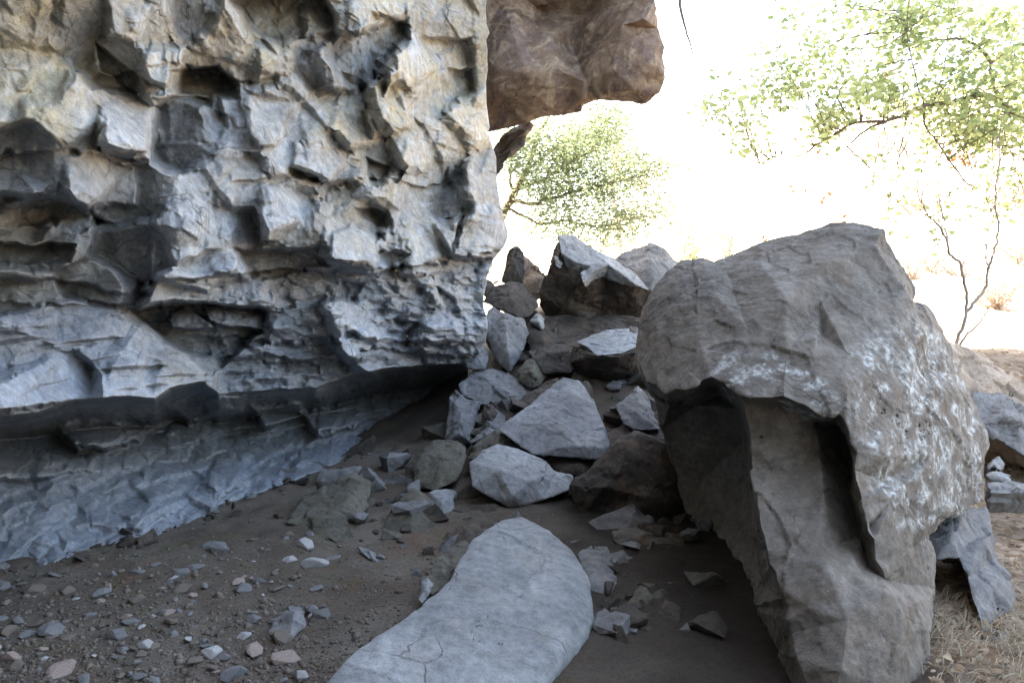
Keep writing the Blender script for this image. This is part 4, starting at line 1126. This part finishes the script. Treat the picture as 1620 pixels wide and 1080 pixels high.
for k in range(38):
    px = random.uniform(900, 1120); py = random.uniform(835, 1010)
    if px < 950 and py > 860: continue
    rubble_rock(px, py, random.choice((.04, .05, .06, .08, .10, .13)), 'small rock in the dark dirt between the pale slab and the big boulder', 'rocks beside the big boulder')
for k in range(66):
    px = random.uniform(-10, 640); py = float(np.interp(px, FOOTX, FOOTY)) + random.gauss(4, 8)
    rubble_rock(px, py, random.choice((.015, .02, .02, .03, .03, .04, .05, .06, .09)), 'small rock lying along the foot of the cliff where it meets the dirt', 'rocks along the cliff foot')
named = [(233, 1022, 30, 2, 'pale angular stone standing out in the lower left dirt'), (100, 1062, 58, 3, 'large pinkish flat stone at the bottom left corner of the dirt'),
         (345, 872, 42, 0, 'bluish grey flat stone in the middle of the left dirt'), (268, 970, 24, 3, 'small buff stone in the middle of the left dirt'),
         (85, 1000, 60, 0, 'broad dark slate lying in the lower left gravel'), (28, 985, 34, 0, 'grey broken stone at the left border of the dirt'),
         (160, 940, 34, 0, 'flat bluish stone below the cliff foot'), (275, 915, 18, 2, 'tiny bright stone near the cliff foot'), (355, 1040, 22, 0, 'small bluish stone near the bottom of the dirt')]
for px, py, size, mi, lab in named:
    x, y, z = on_ground(px, py)
    me = [m for k, m in STONES if k == mi][random.randrange(10)]
    o = link('loose_stone', me, None); r = size / F * gdep(py) * .5
    o.scale = (r, r, r); o.location = (x, y, z + r * .18); o.rotation_euler = (random.uniform(-.2, .2), random.uniform(-.2, .2), random.uniform(0, 6.28))
    tag(o, lab, 'stone')
cnt = 0; tries = 0; placed = []
while cnt < 290 and tries < 14000:
    tries += 1
    u = random.random()
    px = random.uniform(-40, 520); py = random.uniform(840, 1110)
    foot = float(np.interp(px, FOOTX, FOOTY))
    if py < foot + 14 or px > 560 - (py - 840) * .35: continue
    if random.random() < .55 * sstep(220, 480, px): continue
    x, y, z = on_ground(px, py)
    r = .015 * math.exp(random.gauss(.5, .6)); r = min(r, .09)
    if any((x - a) ** 2 + (y - b) ** 2 < (.75 * (r + c)) ** 2 for a, b, c in placed): continue
    placed.append((x, y, r))
    mi = random.choices([0, 1, 2, 3], [5, 6, 1.2, 1.2])[0]
    me = [m for k, m in STONES if k == mi][random.randrange(10)]
    o = link('loose_stone', me, None)
    o.scale = (r, r, r); o.location = (x, y, z + r * .06); o.rotation_euler = (random.uniform(-.3, .3), random.uniform(-.3, .3), random.uniform(0, 6.28))
    tag(o, 'small broken stone scattered on the bare dirt below the cliff', 'stone', 'small stones scattered on the dirt')
    cnt += 1


def scatter_mesh(name, n, place, base_fn, mat, kind='stuff'):
    V = []; Fc = []; T = []; nv = 0
    for k in range(n):
        r = place()
        if r is None: continue
        bv, bf = base_fn()
        V.append(bv + np.array(r)); Fc.append(bf + nv); nv += len(bv); T.append(np.full(len(bv), random.random()))
    me = mesh_np(name, np.concatenate(V), np.concatenate(Fc))
    attr(me, 'tint', np.concatenate(T))
    return me


OCT_F = np.array([(0, 2, 4), (2, 1, 4), (1, 3, 4), (3, 0, 4), (2, 0, 5), (1, 2, 5), (3, 1, 5), (0, 3, 5)])
def grit():
    r = .0042 * math.exp(random.gauss(.3, .55))
    v = np.array([(1, 0, 0), (-1, 0, 0), (0, .8, 0), (0, -.8, 0), (0, 0, .7), (0, 0, -.5)]) * r * RNG.uniform(.6, 1.4, (6, 1))
    a = random.uniform(0, 6.28); c, s = math.cos(a), math.sin(a)
    return v @ np.array([(c, s, 0), (-s, c, 0), (0, 0, 1)]), OCT_F


def place_grit():
    px = random.uniform(-40, 880); py = 1120 - abs(random.gauss(0, 130))
    if py < 740 or py < np.interp(px, FOOTX, FOOTY): return None
    x, y, z = on_ground(px, py)
    z += .03 * float(fbm(np.array([[x * 1.7, y * 1.7, 0]]), 4, 3)[0]) + .016 * float(fbm(np.array([[x * 9, y * 9, 0]]), 4, 9)[0]) + .002
    return x, y, z


o = link('gravel', scatter_mesh('gravel', 13000, place_grit, grit, None), M_ST[1]); tag(o, 'fine gravel strewn over the dirt floor', 'gravel', kind='stuff')


def leaf_quad(size, wid=.55, flat=False):
    a = random.uniform(0, 6.28); b = random.gauss(0, .35) if flat else random.uniform(-1.4, 1.4); c_ = random.gauss(0, .3) if flat else random.uniform(-1.2, 1.2)
    m = np.array(Matrix.Rotation(a, 3, 'Z') @ Matrix.Rotation(b, 3, 'X') @ Matrix.Rotation(c_, 3, 'Y'))
    v = np.array([(-.5, 0, 0), (-.15, -wid * .5, .06), (.2, -wid * .42, .05), (.5, 0, -.04), (.2, wid * .42, .05), (-.15, wid * .5, .06)]) * size
    return v @ m.T, np.array([(0, 1, 5), (1, 2, 4), (1, 4, 5), (2, 3, 4)])


M_LITTER = leaf_mat('dead_leaves', (.20, .12, .07), (.42, .34, .25), .2)
def place_litter():
    x = 1.5 + 6 * random.random() ** 1.5; y = 2.4 + 7 * random.random() ** 1.4
    if x < 1.5 + .03 * y: return None
    return x, y, float(ground_z(x, y)) + .02 + random.uniform(-.01, .015)
o = link('leaf_litter', scatter_mesh('leaf_litter', 9000, place_litter, lambda: leaf_quad(random.uniform(.02, .055), .5, True), None), M_LITTER)
tag(o, 'pale dead leaves covering the bank right of the boulder', 'leaf litter', kind='stuff')
M_DRY = leaf_mat('dry_grass', (.20, .155, .105), (.48, .41, .31), .25)
def straw():
    L = random.uniform(.025, .12); a = random.gauss(.6, .9); e = random.choice((0, .05, .1, .5, .8)) * random.random()
    d = np.array([math.cos(a) * math.cos(e), math.sin(a) * math.cos(e), math.sin(e)]); s = np.array([-math.sin(a), math.cos(a), .3]) * random.uniform(.0007, .0018)
    p1 = d * L * .5 + np.array([0, 0, .012]); p2 = d * L
    return np.array([-s, s, p1 - s, p1 + s, p2]), np.array([(0, 1, 3), (0, 3, 2), (2, 3, 4)])
def place_straw():
    x = random.gauss(1.98, .28); y = random.gauss(3.15, .42)
    if x < 1.55: return None
    return x, y, float(ground_z(x, y)) + random.uniform(0, .03)
o = link('dry_grass', scatter_mesh('dry_grass', 3200, place_straw, straw, None), M_DRY); tag(o, 'dry straw and grass at the foot of the leaning pillar', 'dry grass', kind='stuff')

# ------------------------------------------------------------------ trees
def tube(paths, sides=7):
    """paths: lists of (point, radius) -> one mesh"""
    V = []; Fq = []; n = 0
    for path in paths:
        pts = np.array([p for p, r in path], float); rad = np.array([r for p, r in path])
        if len(pts) < 2: continue
        tg = np.gradient(pts, axis=0); tg /= np.linalg.norm(tg, axis=1)[:, None] + 1e-9
        a = np.cross(tg, (0.31, 0.2, .93)); a /= np.linalg.norm(a, axis=1)[:, None] + 1e-9
        b = np.cross(tg, a)
        an = np.linspace(0, 2 * np.pi, sides, endpoint=False)
        ring = pts[:, None] + rad[:, None, None] * (a[:, None] * np.cos(an)[None, :, None] + b[:, None] * np.sin(an)[None, :, None])
        V.append(ring.reshape(-1, 3))
        k = len(pts)
        for i in range(k - 1):
            for j in range(sides):
                q = (n + i * sides + j, n + i * sides + (j + 1) % sides, n + (i + 1) * sides + (j + 1) % sides, n + (i + 1) * sides + j)
                Fq.append(q)
        n += k * sides
    return mesh_np('tube', np.concatenate(V), np.array(Fq))


def smooth_path(pts, r0, r1, sub=5, jit=.0):
    pts = np.array(pts, float)
    t = np.arange(len(pts)); tt = np.linspace(0, len(pts) - 1, (len(pts) - 1) * sub + 1)
    out = []
    for k in range(3):
        # Catmull-Rom
        p = np.concatenate([[2 * pts[0, k] - pts[1, k]], pts[:, k], [2 * pts[-1, k] - pts[-2, k]]])
        i = np.minimum(tt.astype(int), len(pts) - 2); f = tt - i
        a, b, c, d = p[i], p[i + 1], p[i + 2], p[i + 3]
        out.append(.5 * (2 * b + (c - a) * f + (2 * a - 5 * b + 4 * c - d) * f ** 2 + (3 * b - a - 3 * c + d) * f ** 3))
    q = np.stack(out, 1)
    if jit: q += RNG.normal(0, jit, q.shape) * (np.arange(len(q)) > 0)[:, None]
    rr = np.linspace(r0, r1, len(q))
    return [(q[k], rr[k]) for k in range(len(q))]


def twigs(path, n, length, r, spread=.9, up=.1):
    out = []; tips = []
    for k in range(n):
        i = random.randrange(len(path) // 4, len(path)); p = path[i][0]
        tg = path[min(i + 1, len(path) - 1)][0] - path[max(i - 1, 0)][0]; tg /= np.linalg.norm(tg) + 1e-9
        d = tg * .6 + RNG.normal(0, spread, 3) * np.array([1, 1, .8]) + np.array([0, 0, up]); d /= np.linalg.norm(d)
        L = length * random.uniform(.5, 1.2); pts = [p]
        for s in range(4):
            d = d + RNG.normal(0, .28, 3); d /= np.linalg.norm(d); pts.append(pts[-1] + d * L / 4)
        tw = smooth_path(pts, r, r * .35, 2); out.append(tw); tips += [q for q, _ in tw[2:]]
    return out, tips


def px_path(pts): return [P(*p) for p in pts]


def leaves_mesh(name, centres, per, spread, size, wid, mat, parent, drop=None):
    V = []; Fc = []; T = []; nv = 0
    for c in centres:
        tc_ = min(1, max(0, random.gauss(.5, .22)))
        for k in range(per):
            p = np.array(c) + RNG.normal(0, spread, 3)
            v, f = leaf_quad(size * random.uniform(.6, 1.25), wid)
            V.append(v + p); Fc.append(f + nv); nv += len(v); T.append(np.full(len(v), min(1, max(0, tc_ + random.gauss(0, .15)))))
    me = mesh_np(name, np.concatenate(V), np.concatenate(Fc)); attr(me, 'tint', np.concatenate(T))
    return link(name, me, mat, parent)


M_BARK = bark_mat('grey_bark', (.10, .08, .065), (.20, .165, .135)); M_BARK2 = bark_mat('pale_bark', (.24, .20, .18), (.38, .33, .30))
M_LEAF = leaf_mat('broad_leaves', (.17, .24, .11), (.42, .48, .27), .6)
M_JUN = leaf_mat('juniper_sprays', (.12, .165, .105), (.26, .32, .22), .5)
M_ORANGE = leaf_mat('dead_orange_leaves', (.30, .12, .04), (.48, .26, .12), .5)
M_TWIG = leaf_mat('dry_brush_leaves', (.30, .22, .19), (.52, .42, .37), .4)
M_BUSH = leaf_mat('bush_leaves', (.10, .12, .07), (.22, .24, .15), .45)


def empty(name, loc, label, cat, group=None):
    o = bpy.data.objects.new(name, None); COL.objects.link(o); o.location = loc
    o.empty_display_size = .2
    return tag(o, label, cat, group)


def rebase(root):
    bpy.context.view_layer.update()
    inv = Matrix.Translation(-root.location)
    for c in root.children:
        c.matrix_parent_inverse = inv


# broad-leaved tree at the right
D = 8.2
base = np.array([6.6, 8.6, float(ground_z(6.6, 8.6)) - .1])
tr = empty('broadleaf_tree', base, 'leafy tree whose crooked boughs reach in from the upper right', 'tree')
trunk = smooth_path([base, base + (.05, 0, .9), base + (-.1, -.1, 1.7), P(1700, 160, D), P(1690, -40, D), P(1650, -220, D)], .13, .06)
link('trunk', tube([trunk], 12), M_BARK, tr)
boughs = [
    (px_path([(1700, 150, D), (1640, 190, D - .1), (1600, 175, D - .1), (1560, 150, D - .15), (1502, 163, D - .2), (1465, 167, D - .25), (1435, 181, D - .3), (1398, 193, D - .3), (1369, 207, D - .3), (1339, 233, D - .3)]), .045, .008),
    (px_path([(1398, 193, D - .3), (1354, 194, D - .25), (1317, 215, D - .2), (1287, 233, D - .2), (1269, 246, D - .2), (1228, 248, D - .1), (1202, 259, D - .1)]), .018, .003),
    (px_path([(1339, 231, D - .3), (1373, 263, D - .35), (1395, 289, D - .35), (1406, 315, D - .35)]), .008, .003),
    (px_path([(1690, -10, D), (1640, 55, D), (1620, 70, D), (1595, 81, D - .05), (1569, 100, D - .1), (1569, 126, D - .1), (1575, 150, D - .12)]), .022, .012),
    (px_path([(1569, 100, D - .1), (1547, 74, D - .2), (1517, 61, D - .25), (1498, 63, D - .3), (1478, 62, D - .3)]), .022, .006),
    (px_path([(1690, -90, D), (1560, -60, D - .1), (1487, 0, D - .3), (1454, 33, D - .4), (1439, 48, D - .4)]), .02, .005),
    (px_path([(1461, 180, D - .3), (1464, 200, D - .3), (1480, 222, D - .3), (1506, 259, D - .3), (1528, 289, D - .3), (1543, 296, D - .3), (1520, 306, D - .3), (1502, 307, D - .3), (1491, 326, D - .3)]), .012, .003),
    (px_path([(1465, 175, D - .25), (1448, 120, D - .35), (1436, 50, D - .4), (1440, -30, D - .4)]), .008, .004),
    (px_path([(1470, 175, D - .25), (1490, 120, D - .3), (1500, 60, D - .3), (1515, -20, D - .3)]), .007, .004),
    (px_path([(1590, 172, D - .1), (1585, 230, D - .1), (1578, 290, D - .1), (1570, 350, D)]), .006, .002),
    (px_path([(1690, -120, D), (1500, -170, D + .2), (1300, -150, D + .3), (1150, -110, D + .3), (1070, -60, D + .3), (1075, -10, D + .3), (1080, 30, D + .3), (1092, 70, D + .3), (1103, 110, D + .3)]), .05, .003),
    (px_path([(1078, 22, D + .3), (1072, 50, D + .3), (1074, 78, D + .3)]), .003, .0015),
]
leafpts = []
for pts, r0, r1 in boughs:
    pa = smooth_path(pts, r0, r1, 5, .004)
    tw, tips = twigs(pa, max(4, int(len(pa) * .55)), .30, .0035)
    if len(pts) > 8 and r0 == .05: tw = []; tips = []
    link('bough', tube([pa] + tw, 7), M_BARK, tr)
cl = [(1290, 110, 60, 26), (1262, 130, 40, 14), (1210, 148, 36, 14), (1160, 168, 28, 9), (1130, 178, 15, 4), (1365, 125, 50, 16), (1300, 185, 30, 16), (1310, 205, 18, 10), (1185, 225, 26, 8), (1175, 200, 20, 5), (1430, 60, 45, 26), (1450, 25, 40, 24),
      (1400, 140, 40, 20), (1480, 150, 35, 20), (1530, 185, 40, 30), (1565, 205, 35, 26), (1545, 130, 40, 18), (1500, 95, 40, 18), (1590, 110, 40, 20), (1600, 30, 40, 22), (1560, 40, 40, 18), (1330, 20, 45, 15), (1610, 190, 30, 22),
      (1420, 165, 30, 14), (1350, 155, 30, 10), (1480, 225, 30, 6), (1500, 15, 40, 20), (1640, 110, 40, 20), (1650, 220, 40, 20), (1540, 225, 35, 10), (1380, 30, 40, 10), (1250, 10, 40, 5), (1240, 95, 30, 7), (1600, 150, 40, 18), (1470, 195, 30, 9)]
cs = []
for px, py, r, n in cl:
    for k in range(int(n * 1.7)):
        cs.append(P(px + random.gauss(0, r * .55), py + random.gauss(0, r * .42), D + random.gauss(-.15, .35)))
allp = [q for pts, r0, r1 in boughs[:10] for q, _ in smooth_path(pts, r0, r1, 5)]
AP = np.array(allp); tw = []; ends = []
for c in cs[::6]:
    k = int(np.argmin(((AP - c) ** 2).sum(1))); a = AP[k]; v = c - a
    if np.linalg.norm(v) > 1.5: a = c - v / np.linalg.norm(v) * 1.0; v = c - a
    tw.append(smooth_path([a, a + v * .5 + RNG.normal(0, .06, 3), c, c + v * .15 + RNG.normal(0, .08, 3)], .007, .0025, 3))
for k in range(22):
    px = random.uniform(1400, 1640); py = random.uniform(120, 230); n_ = random.randrange(5, 9)
    pp = [(px, py, D - .2)]
    for q in range(n_): pp.append((pp[-1][0] + random.gauss(0, 9), pp[-1][1] + random.uniform(14, 38), D - .2 + random.gauss(0, .05)))
    t_ = smooth_path(px_path(pp), .008, .0025, 3, .004); tw.append(t_)
    a_, b_ = twigs(t_, 5, .25, .003); tw += a_
    ends += [b_[i] for i in range(0, len(b_), 3)]
link('twigs', tube(tw, 5), M_BARK, tr)
leaves_mesh('crown', [c for c in cs if random.random() < .9] + ends[::5], 8, .085, .075, .55, M_LEAF, tr)
oc = [P(px + random.gauss(0, 6), py + random.gauss(0, 4), D - .25 + random.gauss(0, .08)) for px, py, n in ((1262, 299, 8), (1300, 314, 7), (1330, 344, 4), (1215, 372, 5), (1260, 207, 4), (1300, 238, 3), (1405, 118, 4), (1515, 250, 10), (1530, 255, 8)) for k in range(n)]
leaves_mesh('dead_leaves', oc, 1, .02, .07, .5, M_ORANGE, tr)
rebase(tr)

# bare sapling behind the bank
sb = P(1508, 560, 5.85)
sp = empty('bare_sapling', sb, 'thin bare forked sapling growing on the right bank', 'sapling')
sd = 5.8
limbs = [smooth_path(px_path([(1506, 575, sd), (1515, 540, sd), (1528, 500, sd), (1530, 470, sd), (1524, 440, sd), (1518, 415, sd), (1502, 400, sd), (1494, 370, sd), (1480, 352, sd), (1470, 340, sd), (1458, 320, sd), (1462, 300, sd), (1478, 285, sd)]), .015, .004, 4, .004),
         smooth_path(px_path([(1530, 492, sd), (1548, 470, sd), (1560, 452, sd), (1564, 425, sd), (1572, 400, sd), (1580, 365, sd), (1574, 320, sd), (1578, 270, sd), (1585, 200, sd)]), .014, .004, 4, .004),
         smooth_path(px_path([(1564, 425, sd), (1560, 400, sd), (1566, 350, sd), (1565, 300, sd)]), .007, .002, 4, .003),
         smooth_path(px_path([(1512, 560, sd), (1525, 535, sd), (1550, 510, sd), (1560, 495, sd)]), .012, .003, 4, .003),
         smooth_path(px_path([(1502, 400, sd), (1494, 350, sd), (1487, 320, sd), (1492, 300, sd), (1520, 300, sd)]), .007, .003, 4, .003)]
link('trunk', tube(limbs[:1], 7), M_BARK2, sp)
tws = []
for l in limbs: tws += twigs(l, 10, .28, .003, .8, .25)[0]
link('branches', tube(limbs[1:] + tws, 6), M_BARK2, sp)
rebase(sp)


def spray_points(limb_paths, n, spread):
    pts = []
    for k in range(n):
        pa = random.choice(limb_paths); p = pa[random.randrange(len(pa) // 5, len(pa))][0]
        pts.append(p + RNG.normal(0, spread, 3) * np.array([1, 1, .55]))
    return pts


# juniper beyond the cliff corner
jd = 11.5
jb = P(770, 420, jd)
ju = empty('juniper_tree', jb, 'airy green juniper leaning out from behind the cliff corner', 'tree')
jt = smooth_path(px_path([(768, 430, jd), (780, 385, jd), (790, 352, jd), (807, 318, jd), (818, 296, jd), (836, 262, jd), (850, 220, jd + .2), (870, 180, jd + .3)]), .085, .03, 5, .01)
jl = [smooth_path(px_path(q), a, b, 5, .012) for q, a, b in (
    ([(818, 296, jd), (847, 289, jd - .1), (868, 280, jd - .2), (888, 267, jd - .3), (910, 252, jd - .3), (950, 230, jd - .3)], .04, .01),
    ([(810, 318, jd), (840, 321, jd - .2), (870, 315, jd - .3), (920, 300, jd - .4), (985, 285, jd - .5), (1030, 268, jd - .5)], .035, .008),
    ([(830, 270, jd), (880, 235, jd + .1), (930, 215, jd + .2), (960, 190, jd + .2)], .03, .008),
    ([(800, 330, jd), (850, 352, jd - .2), (900, 350, jd - .3), (950, 358, jd - .3), (1000, 345, jd - .3)], .025, .006),
    ([(812, 306, jd), (806, 270, jd - .2), (815, 240, jd - .2), (840, 215, jd - .2)], .025, .008))]
link('trunk', tube([jt], 9), M_BARK, ju)
jtw = []
jtips = []
for l in jl:
    a, b = twigs(l, 22, .75, .006, .8, -.05); jtw += a; jtips += b
link('branches', tube(jl + jtw, 6), M_BARK, ju)
jc = [t + RNG.normal(0, .05, 3) for t in jtips for k in range(3)] + spray_points(jl, 900, .32)
leaves_mesh('crown', jc, 7, .12, .075, .26, M_JUN, ju)
rebase(ju)


def simple_tree(px, d, hpx, label, name, mat, seed, wpx, trunk_r, py0, leaf, n, wid=.3, cat='tree', group=None):
    random.seed(seed)
    x, y, _ = P(px, py0, d); zb = float(ground_z(x, y)) - .1
    b = np.array([x, y, zb]); topz = float(P(px, hpx, d)[2]); H = topz - zb
    R_ = wpx / F * d / 2
    root = empty(name, b, label, cat, group)
    tk = smooth_path([b, b + (.1, 0, H * .35), b + (-.05, .1, H * .65), b + (.1, 0, H * .95)], trunk_r, trunk_r * .3, 5, .01)
    link('trunk', tube([tk], 9), M_BARK2, root)
    lm = []
    for k in range(11):
        i = int(len(tk) * random.uniform(.35, .95)); i = min(i, len(tk) - 1); p = tk[i][0]; a = random.uniform(0, 6.28)
        d_ = np.array([math.cos(a), math.sin(a), random.uniform(.0, .5)]); L = R_ * random.uniform(.6, 1.05)
        lm.append(smooth_path([p, p + d_ * L * .5, p + d_ * L + (0, 0, -.05 * L)], trunk_r * .35, .008, 4, .02))
    link('branches', tube(lm, 5), M_BARK2, root)
    c = spray_points(lm, n, R_ * .22)
    leaves_mesh('crown', c, 6, .12, leaf, wid, mat, root)
    rebase(root)
    return root


simple_tree(973, 17, 190, 'pale juniper with a straight trunk standing behind the crest of the pile', 'juniper_tree', M_JUN, 5, 190, .09, 420, .12, 420)
# low bush behind the crest
def bush(px, py, d, hp, wp, label, seed, n=260, mat=None):
    random.seed(seed)
    x, y, _ = P(px, py, d); b = np.array([x, y, float(ground_z(x, y)) - .05])
    root = empty('bush', b, label, 'bush')
    topz = float(P(px, py - hp, d)[2]); Hh = max(topz - b[2], .4); W_ = wp / F * d / 2
    st = []
    for k in range(16):
        a = random.uniform(0, 6.28); e = b + np.array([math.cos(a) * W_ * random.uniform(.3, 1), math.sin(a) * W_ * random.uniform(.3, 1), Hh * random.uniform(.6, 1)])
        st.append(smooth_path([b, b * .5 + e * .5 + RNG.normal(0, .06, 3) + (0, 0, .1), e], .015, .004, 4, .01))
    link('stems', tube(st, 5), M_BARK2, root)
    leaves_mesh('foliage', spray_points(st, n, W_ * .14), 5, .06, .07, .35, mat or M_BUSH, root)
    rebase(root)
    return root


for k, (px, py, d, hp, wp, lab) in enumerate([(1440, 470, 16, 60, 120, 'straggly bare brown bush on the bright slope left of the sapling'), (1600, 430, 14, 110, 130, 'taller straggly brown bush at the right edge of the bright slope'),
        (1575, 540, 10, 60, 110, 'low brown brush just above the bank boulder'), (1380, 330, 22, 60, 140, 'pale brush far up the bright slope over the big boulder')]):
    bush(px, py, d, hp, wp, lab, 60 + k, 130, M_TWIG)
random.seed(77)
for k in range(18):
    st_ = random.getstate()
    bush(random.uniform(1390, 1680), random.uniform(300, 540), random.uniform(11, 24), random.uniform(30, 80), random.uniform(70, 170), 'sparse pale brush scattered on the bright slope at the right', 200 + k, 60, M_TWIG)['group'] = 'brush scattered on the bright slope'
    random.setstate(st_); [random.random() for _ in range(7)]
bush(1085, 420, 13, 75, 110, 'grey-green bush behind the crest, left of the big boulder', 31)
bush(1150, 400, 18, 60, 80, 'pale bush on the bright slope just above the big boulder', 37, 160)
